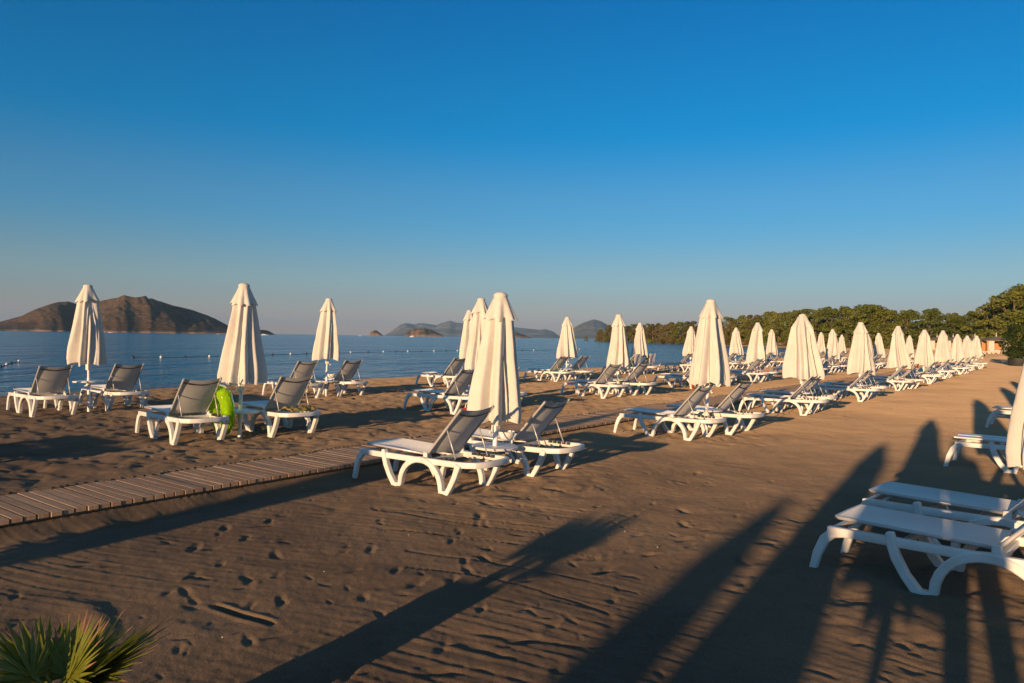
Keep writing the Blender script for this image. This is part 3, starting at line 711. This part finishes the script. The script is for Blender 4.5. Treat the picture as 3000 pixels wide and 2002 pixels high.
def make_tree_meshes(seed, h, kind):
    r = random.Random(seed); C = []; R = []
    n = 44 if kind == 'pine' else 36
    rx = h*(.36 if kind == 'pine' else .34)
    for k in range(n):
        t = r.random()
        zc = h*(.14+.78*t) if kind == 'pine' else h*(.08+.80*t)
        env = math.sin(math.pi*min(.97, .24+.70*t))**.55 if kind == 'pine' else math.sin(math.pi*min(.97, .30+.66*t))**.5
        a = r.uniform(0, 6.283); q = rx*env*math.sqrt(r.uniform(.15, 1)); C.append((q*math.cos(a), q*math.sin(a), zc)); R.append(h*r.uniform(.075, .135))
    for k in range(4): C.append((r.uniform(-.2, .2)*rx, r.uniform(-.2, .2)*rx, h*r.uniform(.88, .95))); R.append(h*.07)
    V, F = leaf_cloud(C, R, 78, h*.025, seed)
    crown = mesh_np("crown", V, F, M['pine' if kind == 'pine' else 'scrub'], False)
    mb = MB(); mb.tube([(0,0,-.5),(r.uniform(-.1,.1),0,h*.25),(r.uniform(-.3,.3),r.uniform(-.3,.3),h*.55),(r.uniform(-.4,.4),r.uniform(-.4,.4),h*.85)], [h*.022,h*.018,h*.013,h*.004], 8)
    for k in range(7):
        c = C[r.randrange(n)]; z0 = c[2]*r.uniform(.5, .75); mb.tube([(0,0,z0),(c[0]*.5,c[1]*.5,z0*.4+c[2]*.6),c], [h*.009,h*.006,h*.002], 5)
    return crown, mb.mesh("trunk", M['bark'], smooth=True)
TREES = {k: [make_tree_meshes(300+i+(50 if k == 'scrub' else 0), 10.0, k) for i in range(5)] for k in ('pine', 'scrub')}
def tree(x, y, z, h, kind, i, rz, label, group, sx=1.0):
    e = empty("pine_tree" if kind == 'pine' else "shore_tree", (x, y, z), rz); e.scale = (h/10*sx, h/10*sx, h/10)
    put("crown", TREES[kind][i][0], e); put("trunk", TREES[kind][i][1], e); tag(e, label, "tree", group); return e
FOREST = [(1362,505,765),(1385,480,752),(1400,470,744),(1450,420,741),(1500,375,739),(1550,340,735),(1600,312,730),(1680,280,724),(1740,258,717),(1800,240,708),(1850,230,703),(1900,222,696),(1960,212,693),(1990,208,690),(2020,206,693),(2060,203,699),(2100,200,702),(2150,196,708),(2185,192,713),(2200,190,711),(2230,184,703),(2270,178,690),(2300,174,673),(2330,170,655),(2365,168,640),(2500,165,625)]
fp, fd, fy_ = (np.array([q[i] for q in FOREST], float) for i in range(3))
trng = random.Random(77)
def forest_row(depth, step, hs, label_p, label_s, gap=0.0):
    px = 1378.0
    while px < 2480:
        d = np.interp(px, fp, fd)+depth+trng.uniform(-3, 3); top = np.interp(px, fp, fy_)
        x = (px-1175)/F2*d; z = gz(x, d); d0 = np.interp(px, fp, fd)
        h = ((hor(px)-top)/F2*d0+CAM_Z-z)*hs*trng.uniform(.86, 1.04)
        kind = 'scrub' if (px < 1620 and trng.random() < .75) or (px < 1760 and trng.random() < .2) else 'pine'
        tree(x, d, z-.2, h, kind, trng.randrange(5), trng.uniform(0, 6.28), label_p if kind == 'pine' else label_s, "trees of the wood behind the far beach", trng.uniform(.9, 1.25))
        px += step*F2/d*trng.uniform(.8, 1.25)
forest_row(0, 5.2, .98, "round-crowned green pine at the front of the far wood", "brownish leafy tree along the far shore at the wood's left")
forest_row(8, 6.0, 1.0, "green pine standing just behind the wood's front trees", "brownish tree just behind the far shore's front trees")
forest_row(18, 7.0, 1.03, "green pine deep in the far wood, only its top showing", "brownish tree deep in the left of the far wood")
# low thicket under the front trees
tpx = 1372.0; nb = 0
def bush_mesh(seed):
    r = random.Random(seed); C = [(r.uniform(-1.6,1.6), r.uniform(-1,1), r.uniform(.3,1.5)) for k in range(12)]; V, F = leaf_cloud(C, [r.uniform(.6,.9) for c in C], 60, .22, seed, .8)
    return mesh_np("leaves", V, F, M['scrub' if seed % 2 else 'pine'], False)
BUSH = [bush_mesh(500+i) for i in range(4)]
while tpx < 2480:
    d = np.interp(tpx, fp, fd)-4.5+trng.uniform(-1.5, 1.5); x = (tpx-1175)/F2*d
    o = link(bpy.data.objects.new("thicket_bush", BUSH[trng.randrange(4)])); o.location = (x, d, gz(x, d)-.1); o.rotation_euler.z = trng.uniform(0, 6.28); o.scale = [trng.uniform(1.0, 1.5)]*3
    tag(o, "low bush at the foot of the far wood", "bush", "bushes at the foot of the far wood"); tpx += 5.0*F2/d*trng.uniform(.8, 1.3)
x, y = at_px(1345, 560); tree(x, y, gz(x, y)-.2, 5.4, 'scrub', 2, 1.0, "lone small tree on the spit left of the wood", None, 1.1)

# ------------------------------------------------------------------ cabanas below the pines
M['timber'] = simple("orange_timber", (0.42,0.19,0.06), (0.52,0.25,0.09), 3, 0.6, 0.2, 20)
M['curtain'] = simple("white_curtain", (0.70,0.66,0.60), (0.80,0.76,0.70), 2, 0.9, trans=0.2)
M['shingle'] = simple("grey_shingle", (0.13,0.105,0.085), (0.22,0.18,0.145), 4, 0.9, 0.5, 12)
def cabana(x, y, rz, label):
    z = gz(x, y); e = empty("cabana", (x, y, z), rz); tag(e, label, "cabana", "timber cabanas below the pines"); W = 1.85
    mb = MB(); ov = 2.25
    mb.add([(-ov,-ov,2.28),(ov,-ov,2.28),(ov,ov,2.28),(-ov,ov,2.28),(-ov,-ov,2.40),(ov,-ov,2.40),(ov,ov,2.40),(-ov,ov,2.40),(0,0,3.15)], [(0,3,2,1),(0,1,5,4),(1,2,6,5),(2,3,7,6),(3,0,4,7),(4,5,8),(5,6,8),(6,7,8),(7,4,8)])
    rf = mb.obj("roof", M['shingle'], e)
    mb = MB(); mb.lathe([(.16,3.05),(.13,3.2),(.06,3.5),(.01,3.95)], 10); mb.obj("finial", M['curtain'], rf, smooth=True)
    for sx in (-1, 1):
        for sy in (-1, 1):
            mb = MB(); mb.box(sx*W-.14, sx*W+.14, sy*W-.14, sy*W+.14, -.3, 2.3); mb.obj("post", M['timber'], e, bevel=.02)
    mb = MB(); mb.box(-W-.1, W+.1, -W-.1, W+.1, -.2, .22); mb.obj("deck", M['timber'], e)
    mb = MB(); mb.box(-W+.15, W-.15, W-.05, W+.02, .2, 2.2); mb.obj("back_panel", M['timber'], e)
    for s in (-1, 1):
        N = 24; V = []
        for k in range(N+1):
            t = k/N; xx = s*(W-.18)-s*.95*t; V += [(xx, -W+.05*math.sin(t*38), .25), (xx+s*.2*0, -W+.05*math.sin(t*38), 2.25)]
        F = [(2*k, 2*k+2, 2*k+3, 2*k+1) for k in range(N)]
        link(bpy.data.objects.new("curtain", mesh_np("curtain", V, F, M['curtain'])), e)
    mb = MB(); mb.box(-1.3, 1.3, -.9, 1.2, .25, .55); mb.obj("day_bed", M['curtain'], e, bevel=.05)
for px, d, lab in [(2286,140,"timber cabana with white curtains, nearest to the potted shrub"), (2237,150,"timber cabana second from the right below the pines"), (2187,160,"timber cabana third from the right below the pines"), (2150,169,"timber cabana at the left end of the row below the pines")]:
    x, y = at_px(px, d); cabana(x, y, rad(-20), lab)
for px, d, lab in [(2242,128,"small white lounger far off, left one before the cabanas"), (2264,127,"small white lounger far off, middle one before the cabanas"), (2284,126,"small white lounger far off, right one before the cabanas")]:
    x, y = at_px(px, d); place_lounger(x, y, rad(-38), lab, "white sun loungers on the beach")

# ------------------------------------------------------------------ shrub in a dark pot, right
x, y = at_px(2338, 55.0); z = gz(x, y)
e = empty("potted_shrub", (x, y, z)); tag(e, "big round green shrub in a dark pot at the right edge", "shrub")
mb = MB(); mb.lathe([(.55,-.05),(.62,.05),(.70,.55),(.74,.58),(.66,.58),(.60,.50)], 28); mb.obj("pot", M['dark'], e, smooth=True, auto=rad(40))
r_ = random.Random(9); C = []; R_ = []
for k in range(60):
    a = r_.uniform(0, 6.28); zz = r_.uniform(.7, 2.9); q = 1.25*math.sin(math.pi*min(.95, (zz-.35)/2.9))**.5*math.sqrt(r_.uniform(.2, 1)); C.append((q*math.cos(a), q*math.sin(a), zz)); R_.append(r_.uniform(.25, .42))
V, F = leaf_cloud(C, R_, 130, .075, 19, .9); link(bpy.data.objects.new("foliage", mesh_np("foliage", V, F, M['shrub'], False)), e)
mb = MB(); mb.tube([(0,0,.4),(.05,0,1.2),(0,.08,2.2)], [.07,.05,.02], 8); mb.obj("stem", M['bark'], e, smooth=True)

# ------------------------------------------------------------------ buoys and boats
M['buoy_w'] = simple("white_float", (0.72,0.72,0.70), (0.8,0.8,0.78), 4, 0.4); M['buoy_d'] = simple("dark_float", (0.015,0.02,0.03), (0.03,0.035,0.05), 4, 0.5); M['rope'] = simple("wet_rope", (0.03,0.035,0.04), (0.05,0.055,0.06), 20, 0.8)
def buoy_mesh(mt):
    mb = MB(); mb.lathe([(.03,-.11),(.09,-.08),(.12,-.02),(.12,.04),(.09,.10),(.04,.135),(.03,.16),(.025,.165)], 16); mb.tube([(0,0,.15),(.025,0,.18),(0,0,.205),(-.025,0,.18),(0,0,.15)], .009, 6); return mb.mesh("float", mt, smooth=True, auto=rad(60))
bm_ = {'w': buoy_mesh(M['buoy_w']), 'd': buoy_mesh(M['buoy_d'])}
LINE1 = [(306,52.3,'d'),(370,53.5,'w'),(425,55,'d'),(481,57,'w'),(533,59.5,'d'),(580,62,'w'),(626,64.5,'d'),(667,67,'w'),(704,69.5,'d'),(757,73,'w'),(805,77,'w'),(845,80,'d'),(880,83,'w'),(909,85,'d'),(936,87,'w'),(968,89,'d'),(996,91,'w'),(1024,93,'d'),(1050,95,'w'),(1200,106,'d'),(1225,108,'w'),(1330,124,'w'),(1345,127,'d')]
LINE2 = [(3,36.5,'d'),(16,38.8,'w'),(27,40.8,'d'),(44,43.2,'w')]
for line, gname, lw, ld, rl in ((LINE1, "floats of the long swimming line", "white float of the long line across the water", "dark float of the long line across the water", "dark rope of floats running across the bay"),
                        (LINE2, "floats of the short line at left", "white float of the short line at the left edge", "dark float of the short line at the left edge", "short dark rope of floats at the left edge")):
    pts = []
    for px, d, c in line:
        x, y = at_px(px, d); pts.append((x, y, SEA_Z+.005)); o = link(bpy.data.objects.new("buoy", bm_[c])); o.location = (x, y, SEA_Z+.02); o.scale = [.55 if line is LINE2 else .75]*3; o.rotation_euler = (trng.uniform(-.2,.2), trng.uniform(-.2,.2), 0)
        tag(o, lw if c == 'w' else ld, "buoy", gname)
    mb = MB(); mb.tube(pts, .022, 6); o = mb.obj("float_rope", M['rope']); tag(o, rl, "rope")
M['hull'] = simple("white_hull", (0.74,0.74,0.73), (0.82,0.82,0.81), 2, 0.3); M['glass'] = simple("dark_glass", (0.02,0.025,0.03), (0.03,0.035,0.04), 2, 0.1)
def boat(px, d, L, rz, label, sail=False):
    x, y = at_px(px, d); e = empty("sailing_boat" if sail else "motor_boat", (x, y, SEA_Z), rz); tag(e, label, "boat")
    st = [(-.5,.30,.62),(-.2,.36,.60),(.15,.33,.66),(.38,.18,.76),(.5,.02,.86)]; V = []; F = []
    for t, w, h in st: V += [(t*L, -w*L*.45, h*L*.12), (t*L*.97, -w*L*.28, -.1*L*.12), (t*L*.97, w*L*.28, -.1*L*.12), (t*L, w*L*.45, h*L*.12)]
    for i in range(len(st)-1):
        for k in range(4): F.append((i*4+k, i*4+(k+1) % 4, i*4+4+(k+1) % 4, i*4+4+k))
    F.append((0,1,2,3))
    mb = MB(); mb.add(V, F); mb.obj("hull", M['hull'], e)
    mb = MB(); mb.add([(-.28*L,-.11*L,.07*L),(.18*L,-.10*L,.08*L),(.18*L,.10*L,.08*L),(-.28*L,.11*L,.07*L),(-.25*L,-.09*L,.17*L),(.06*L,-.08*L,.17*L),(.06*L,.08*L,.17*L),(-.25*L,.09*L,.17*L)], [(0,1,5,4),(1,2,6,5),(2,3,7,6),(3,0,4,7),(4,5,6,7)])
    cb = mb.obj("cabin", M['hull'], e); mb = MB(); mb.box(-.2*L,.05*L,-.112*L,.112*L,.115*L,.145*L); mb.obj("window_band", M['glass'], cb)
    if sail:
        mb = MB(); mb.tube([(.05*L,0,.08*L),(.05*L,0,1.25*L)], [.012*L,.006*L], 6); mb.obj("mast", M['hull'], e); mb = MB(); mb.tube([(.05*L,0,.24*L),(-.42*L,0,.24*L)], .018*L, 6); mb.obj("furled_sail", M['canvas'], e)
boat(253, 900, 5.2, .3, "small white motor boat before the large island"); boat(606, 900, 8.5, .1, "white motor boat off the tail of the large island"); boat(945, 1250, 10, 2.6, "small sailing boat before the wooded islet", True); boat(826, 1600, 8, .2, "tiny white boat left of the rocky islet")
boat(500, 1100, 4.5, .5, "tiny white boat at the right foot of the large island")

# ------------------------------------------------------------------ fan palm, lower left
M['frond'] = simple("palm_blade", (0.11,0.14,0.014), (0.30,0.30,0.035), 3, 0.45, trans=0.35); M['frond_tip'] = simple("dry_blade_tip", (0.20,0.10,0.05), (0.36,0.20,0.11), 9, 0.8, trans=0.2); M['stalk'] = simple("palm_stalk", (0.12,0.15,0.03), (0.2,0.22,0.06), 5, 0.6)
def blade_mesh(L, wd, seed):
    r = random.Random(seed); N = 9; V = []; bend = r.uniform(.02, .10)
    for k in range(N+1):
        t = k/N; w = wd*(.35+1.3*t*(1-t)*1.6+.1)*(1-t**3)**.8+.0006; z = -bend*L*t*t
        V += [(t*L, -w, z), (t*L, 0, z-w*.55), (t*L, w, z)]
    F = [(3*k+j, 3*k+3+j, 3*k+4+j, 3*k+1+j) for k in range(N) for j in (0, 1)]
    me = mesh_np("leaflet", V, F, M['frond']); me.materials.append(M['frond_tip']); lim = N-r.choice([0, 1, 1, 2, 2, 3])
    for p in me.polygons:
        if p.index//2 >= lim: p.material_index = 1
    return me
BL = [blade_mesh(.40, .0155, 700+i) for i in range(8)]
def fan_palm(x, y, z0, crown_z, fronds, label, seed, tr=.08):
    r = random.Random(seed); e = empty("fan_palm", (x, y, z0)); tag(e, label, "palm")
    for az, el, stalk, size, nb_ in fronds:
        dv = Vector((math.cos(rad(az))*math.cos(rad(el)), math.sin(rad(az))*math.cos(rad(el)), math.sin(rad(el))))
        tip = Vector((0, 0, crown_z))+dv*stalk
        fr = MB(); fr.tube([(0,0,crown_z-.12),tuple(Vector((0,0,crown_z))+dv*stalk*.5+Vector((0,0,.02))),tuple(tip)], [.010,.007,.005], 6); fo = fr.obj("frond", M['stalk'], e, smooth=True)
        upn = Vector((0,0,1)); side = dv.cross(upn).normalized(); nrm = side.cross(dv).normalized()
        for k in range(nb_):
            a = rad(-105+210*k/(nb_-1)+r.uniform(-3, 3)); f = dv*math.cos(a)+side*math.sin(a)+nrm*(.10*math.cos(a)+r.uniform(-.06, .06)); f.normalize()
            zz = (nrm-f*nrm.dot(f)).normalized(); yy = zz.cross(f); o = bpy.data.objects.new("leaflet", BL[r.randrange(8)]); link(o, fo)
            s_ = size/.40*(1-.25*abs(a)/1.9)*r.uniform(.88, 1.06)
            o.matrix_world = Matrix(((f.x,yy.x,zz.x,tip.x),(f.y,yy.y,zz.y,tip.y),(f.z,yy.z,zz.z,tip.z),(0,0,0,1))) @ Matrix.Diagonal((s_, s_*1.15, s_, 1))
    mb = MB(); mb.lathe([(tr*.95,-.12),(tr,.0),(tr*.9,crown_z*.5),(tr*1.05,crown_z-.08),(tr*.6,crown_z)], 14); mb.obj("trunk", M['bark'], e, smooth=True)
    return e
PX_, PY_ = -1.56, 2.55
palm = fan_palm(PX_, PY_, gz(PX_, PY_), .345, [(55,42,.10,.24,30),(22,30,.13,.30,34),(95,38,.10,.24,28),(2,38,.12,.28,30),(140,34,.13,.27,26),(-60,25,.12,.26,26),(200,28,.13,.27,26),(175,45,.12,.26,28),(40,62,.08,.23,26),(-15,2,.13,.28,26)], "green fan palm with dry brown tips, lower left corner", 4, .042)
mb = MB(); mb.add([(-.15,-.15,-.05),(.15,-.15,-.05),(.15,.15,-.05),(-.15,.15,-.05),(-.18,-.18,.30),(.18,-.18,.30),(.18,.18,.30),(-.18,.18,.30)], [(0,3,2,1),(0,1,5,4),(1,2,6,5),(2,3,7,6),(3,0,4,7),(4,5,6,7)])
o = mb.obj("planter", M['dark'], palm, bevel=.01); o.rotation_euler = (0, 0, rad(-31))

# ------------------------------------------------------------------ beach things
M['lime'] = simple("lime_vinyl", (0.40,0.72,0.012), (0.50,0.80,0.02), 2, 0.12)
_b = M['lime'].node_tree.nodes["Principled BSDF"]; _b.inputs["Transmission Weight"].default_value = 0.55; _b.inputs["IOR"].default_value = 1.12
def inflatable(x, y, rz, tilt):
    e = empty("swim_ring", (x, y, gz(x, y)), rz); tag(e, "lime green inflatable swim ring upright between the two loungers", "inflatable")
    N, K = 48, 14; V = []; F = []
    for i in range(N):
        a = 2*math.pi*i/N; cx, cz = .21*math.cos(a)+.05*math.sin(a), .40+.28*math.sin(a); tr = .10*(1+.04*math.sin(9*a))
        n = Vector((.28*math.cos(a), 0, .21*math.sin(a))).normalized()
        for k in range(K):
            b = 2*math.pi*k/K; p = Vector((cx, 0, cz))+n*tr*math.cos(b)+Vector((0, 1, 0))*tr*math.sin(b); V.append(p)
    F = [(i*K+k, ((i+1) % N)*K+k, ((i+1) % N)*K+(k+1) % K, i*K+(k+1) % K) for i in range(N) for k in range(K)]
    o = link(bpy.data.objects.new("ring_tube", mesh_np("ring_tube", V, F, M['lime'])), e); o.rotation_euler = (tilt, 0, 0)
    mb = MB(); mb.lathe([(.002,-.01),(.10,-.008),(.10,.008),(.002,.01)], 24); q = mb.obj('seat_membrane', M['lime'], e, smooth=True); q.location = (0, 0, .40); q.rotation_euler = (rad(90)+tilt, 0, 0); q.scale = (1.6, 2.0, 1)
    mb = MB(); mb.lathe([(.016,0),(.016,.02),(.010,.022),(.010,.04)], 10); q = mb.obj("valve", M['lime'], e, smooth=True); q.location = (.05, -.10, .70)
bx, by = GX[("B", 0)]
inflatable(bx-.13, by-.22, rad(-44), rad(9))
def towel_mat(name, c0, c1, scale, stripe=True):
    m, n, l = newmat(name); b = n["Principled BSDF"]; tc = n.new("ShaderNodeTexCoord"); w = n.new("ShaderNodeTexWave"); w.inputs["Scale"].default_value = scale; w.inputs["Distortion"].default_value = 1.5
    l.new(tc.outputs["Object"], w.inputs["Vector"]); r = ramp(n, l, w.outputs["Fac"], [(0.4, c0), (0.6, c1)]); l.new(r.outputs[0], b.inputs["Base Color"]); b.inputs["Roughness"].default_value = 0.95; b.inputs["Specular IOR Level"].default_value = 0.1; return m
def drape(name, label, cat, pos, rz, path, width, mat, seed, group=None):
    """cloth following a side profile path (x, z), laid across y"""
    N = len(path); K = 14; V = []
    for i, (px, pz) in enumerate(path):
        for k in range(K+1):
            t = k/K-.5; V.append((px+.012*math.sin(9*t+i+seed), t*width*(1+.04*math.sin(i*1.3+seed)), pz+.012*math.sin(6*t*3+seed+i*.7)))
    F = [(i*(K+1)+k, (i+1)*(K+1)+k, (i+1)*(K+1)+k+1, i*(K+1)+k+1) for i in range(N-1) for k in range(K)]
    me = mesh_np(name, V, F, mat); o = link(bpy.data.objects.new(name, me)); o.location = (pos[0], pos[1], gz(*pos)); o.rotation_euler = (0, 0, rz)
    md = o.modifiers.new("thickness", 'SOLIDIFY'); md.thickness = .012; tag(o, label, cat, group); return o
BACK = [(.36,.60),(.47,.72),(.57,.81),(.635,.885),(.665,.895),(.685,.87),(.66,.76),(.65,.62),(.655,.50)]
def lounger_xy(row, k, side):
    for o in bpy.data.objects:
        if o.get("label", "") == "white grey-sling lounger on the %s side of %s parasol in %s" % (side, ORD[k], rowname[row]): return (o.location.x, o.location.y), o.rotation_euler.z
M['t_white'] = towel_mat("pale_towel", (0.68,0.62,0.60), (0.74,0.70,0.68), 3); M['t_blue'] = towel_mat("blue_towel", (0.01,0.07,0.20), (0.015,0.10,0.26), 5); M['t_navy'] = towel_mat("navy_towel", (0.012,0.02,0.07), (0.02,0.03,0.10), 5)
M['t_orange'] = towel_mat("orange_towel", (0.55,0.16,0.05), (0.62,0.22,0.08), 6); M['t_pat'] = towel_mat("patterned_towel", (0.36,0.28,0.05), (0.22,0.19,0.12), 14)
for row, k, side, mt, lab in [("C",4,"near",'t_white',"pale pink-white towel over the fifth seaward pair's near backrest"), ("C",4,"far",'t_white',"pale towel over the fifth seaward pair's far backrest"),
                              ("A",4,"far",'t_orange',"small orange towel over a backrest in the landward row"), ("A",9,"far",'t_navy',"navy towel over the last backrest in the landward row")]:
    p, a = lounger_xy(row, k, side); drape("towel", lab, "towel", p, a, BACK if mt == 't_white' else BACK[3:7], .56 if mt == 't_white' else .34, M[mt], k, "towels on lounger backrests")
p, a = lounger_xy("B", 0, "far"); drape("towel", "yellow patterned towel bunched on the second-nearest lounger's rear frame", "towel", p, a, [(.50,.375),(.56,.40),(.64,.43),(.72,.40),(.80,.42),(.87,.385)], .40, M['t_pat'], 3)
# blue towel and orange spade by the fourth middle-row pair
p, a = lounger_xy("B", 3, "near")
q = at_px(1597, p[1]-.7)
drape("towel", "blue towel hanging from a lounger behind the second front parasol", "towel", q, a, [(-.04,.06),(-.03,.20),(-.02,.36),(0,.50),(.03,.52),(.05,.48),(.06,.30)], .40, M['t_blue'], 5)
M['spade'] = simple("orange_plastic", (0.62,0.12,0.02), (0.70,0.16,0.03), 3, 0.35)
q = at_px(1592, p[1]-1.1); e = empty("toy_spade", (q[0], q[1], gz(*q)), a); tag(e, "orange plastic beach spade beside the blue towel", "spade")
mb = MB(); mb.tube([(0,0,.16),(.02,0,.62)], .018, 10); mb.obj("handle", M['spade'], e, smooth=True); mb = MB(); mb.tube([(.02,-.055,.63),(.02,.055,.63)], .018, 10); mb.obj("grip", M['spade'], e, smooth=True)
mb = MB(); mb.add([(-.015,-.07,.20),(-.015,.07,.20),(-.015,.075,.06),(-.015,0,-.03),(-.015,-.075,.06),(.01,-.07,.20),(.01,.07,.20),(.01,.075,.06),(.01,0,-.03),(.01,-.075,.06)], [(0,1,2,3,4),(9,8,7,6,5),(0,5,6,1),(1,6,7,2),(2,7,8,3),(3,8,9,4),(4,9,5,0)]); mb.obj("blade", M['spade'], e)
# red and white bag on the sand under a middle-row lounger
M['red'] = towel_mat("red_cloth", (0.62,0.02,0.02), (0.50,0.015,0.02), 3)
q = at_px(1078, 13.6); e = empty("beach_bag", (q[0], q[1], gz(*q)), .6); tag(e, "small red and white bag on sand behind the front parasol", "bag")
mb = MB(); mb.lathe([(.10,-.01),(.135,.05),(.13,.13),(.11,.19),(.07,.215)], 18); o = mb.obj("bag_body", M['red'], e, smooth=True); o.scale = (1.3, .8, 1)
mb = MB(); mb.tube([(-.08,0,.19),(-.06,0,.29),(0,0,.33),(.06,0,.29),(.08,0,.19)], .010, 8); mb.obj("bag_handle", M['plastic'], e, smooth=True); mb = MB(); mb.lathe([(.137,.075),(.138,.115)], 18, cap=False); o = mb.obj("white_band", M['plastic'], e, smooth=True); o.scale = (1.31, .81, 1)
# pebbles and litter on the raked sand
M['pebble'] = simple("pale_pebble", (0.45,0.40,0.34), (0.6,0.55,0.48), 8, 0.8)
def pebble_mesh(seed):
    r = random.Random(seed); me = bpy.data.meshes.new("pebble"); bm = bmesh.new(); bmesh.ops.create_icosphere(bm, subdivisions=1, radius=1)
    for v in bm.verts: v.co *= r.uniform(.75, 1.1); v.co.z *= .6
    bm.to_mesh(me); bm.free(); me.materials.append(M['pebble']); return me
PB = [pebble_mesh(i) for i in range(3)]; r_ = random.Random(31)
for k in range(14):
    d = r_.uniform(3.8, 15); px = r_.uniform(300, 2250); x, y = at_px(px, d)
    o = link(bpy.data.objects.new("pebble", PB[k % 3])); s_ = r_.uniform(.004, .009); o.scale = (s_, s_*r_.uniform(.7, 1.3), s_); o.location = (x, y, gz(x, y)+.012); o.rotation_euler.z = r_.uniform(0, 6); tag(o, "pale pebble lying on the raked sand", "pebble", "pebbles on the sand")

# ------------------------------------------------------------------ the photographer, just behind the camera; only the shadow shows
def photographer(x, y):
    J = {'pel':(0,0,.95),'chest':(0,.02,1.28),'neck':(0,.03,1.48),'head':(0,.06,1.60),'top':(0,.05,1.73),
         'lh':(-.10,0,.90),'lk':(-.12,.02,.50),'la':(-.13,0,.08),'lt':(-.14,.16,.03),'rh':(.10,0,.90),'rk':(.13,.02,.50),'ra':(.15,0,.08),'rt':(.17,.16,.03),
         'ls':(-.19,.02,1.40),'le':(-.27,.10,1.16),'lw':(-.10,.22,1.42),'rs':(.19,.02,1.40),'re':(.27,.10,1.16),'rw':(.10,.22,1.42)}
    R = {'pel':.15,'chest':.16,'neck':.06,'head':.105,'top':.07,'lh':.10,'lk':.065,'la':.045,'lt':.035,'rh':.10,'rk':.065,'ra':.045,'rt':.035,'ls':.07,'le':.05,'lw':.035,'rs':.07,'re':.05,'rw':.035}
    E = [('pel','chest'),('chest','neck'),('neck','head'),('head','top'),('pel','lh'),('lh','lk'),('lk','la'),('la','lt'),('pel','rh'),('rh','rk'),('rk','ra'),('ra','rt'),('chest','ls'),('ls','le'),('le','lw'),('chest','rs'),('rs','re'),('re','rw')]
    keys = list(J); me = bpy.data.meshes.new("person"); me.from_pydata([J[k] for k in keys], [(keys.index(a), keys.index(b)) for a, b in E], [])
    o = link(bpy.data.objects.new("person", me)); o.location = (x, y, gz(x, y)); sk = o.modifiers.new("skin", 'SKIN'); ss = o.modifiers.new("smooth", 'SUBSURF'); ss.levels = 1; ss.render_levels = 2
    for i, k in enumerate(keys): me.skin_vertices[0].data[i].radius = (R[k], R[k]); me.skin_vertices[0].data[i].use_root = (k == 'pel')
    me.materials.append(M['t_navy']); tag(o, "person standing behind the camera, legs apart, raising a camera", "person")
photographer(-0.02, -0.36)

# ------------------------------------------------------------------ sea air
m, n, l = newmat("haze_air"); n.remove(n["Principled BSDF"]); pv = n.new("ShaderNodeVolumePrincipled"); pv.inputs["Color"].default_value = (0.40, 0.68, 1.0, 1); pv.inputs["Density"].default_value = 0.00007; pv.inputs["Anisotropy"].default_value = 0.0
l.new(pv.outputs[0], n["Material Output"].inputs["Volume"])
mb = MB(); mb.box(-14000, 14000, -14000, 14000, -40, 245); o = mb.obj("haze", m); o["kind"] = "stuff"; o["label"] = "thin pale sea haze over the whole bay"
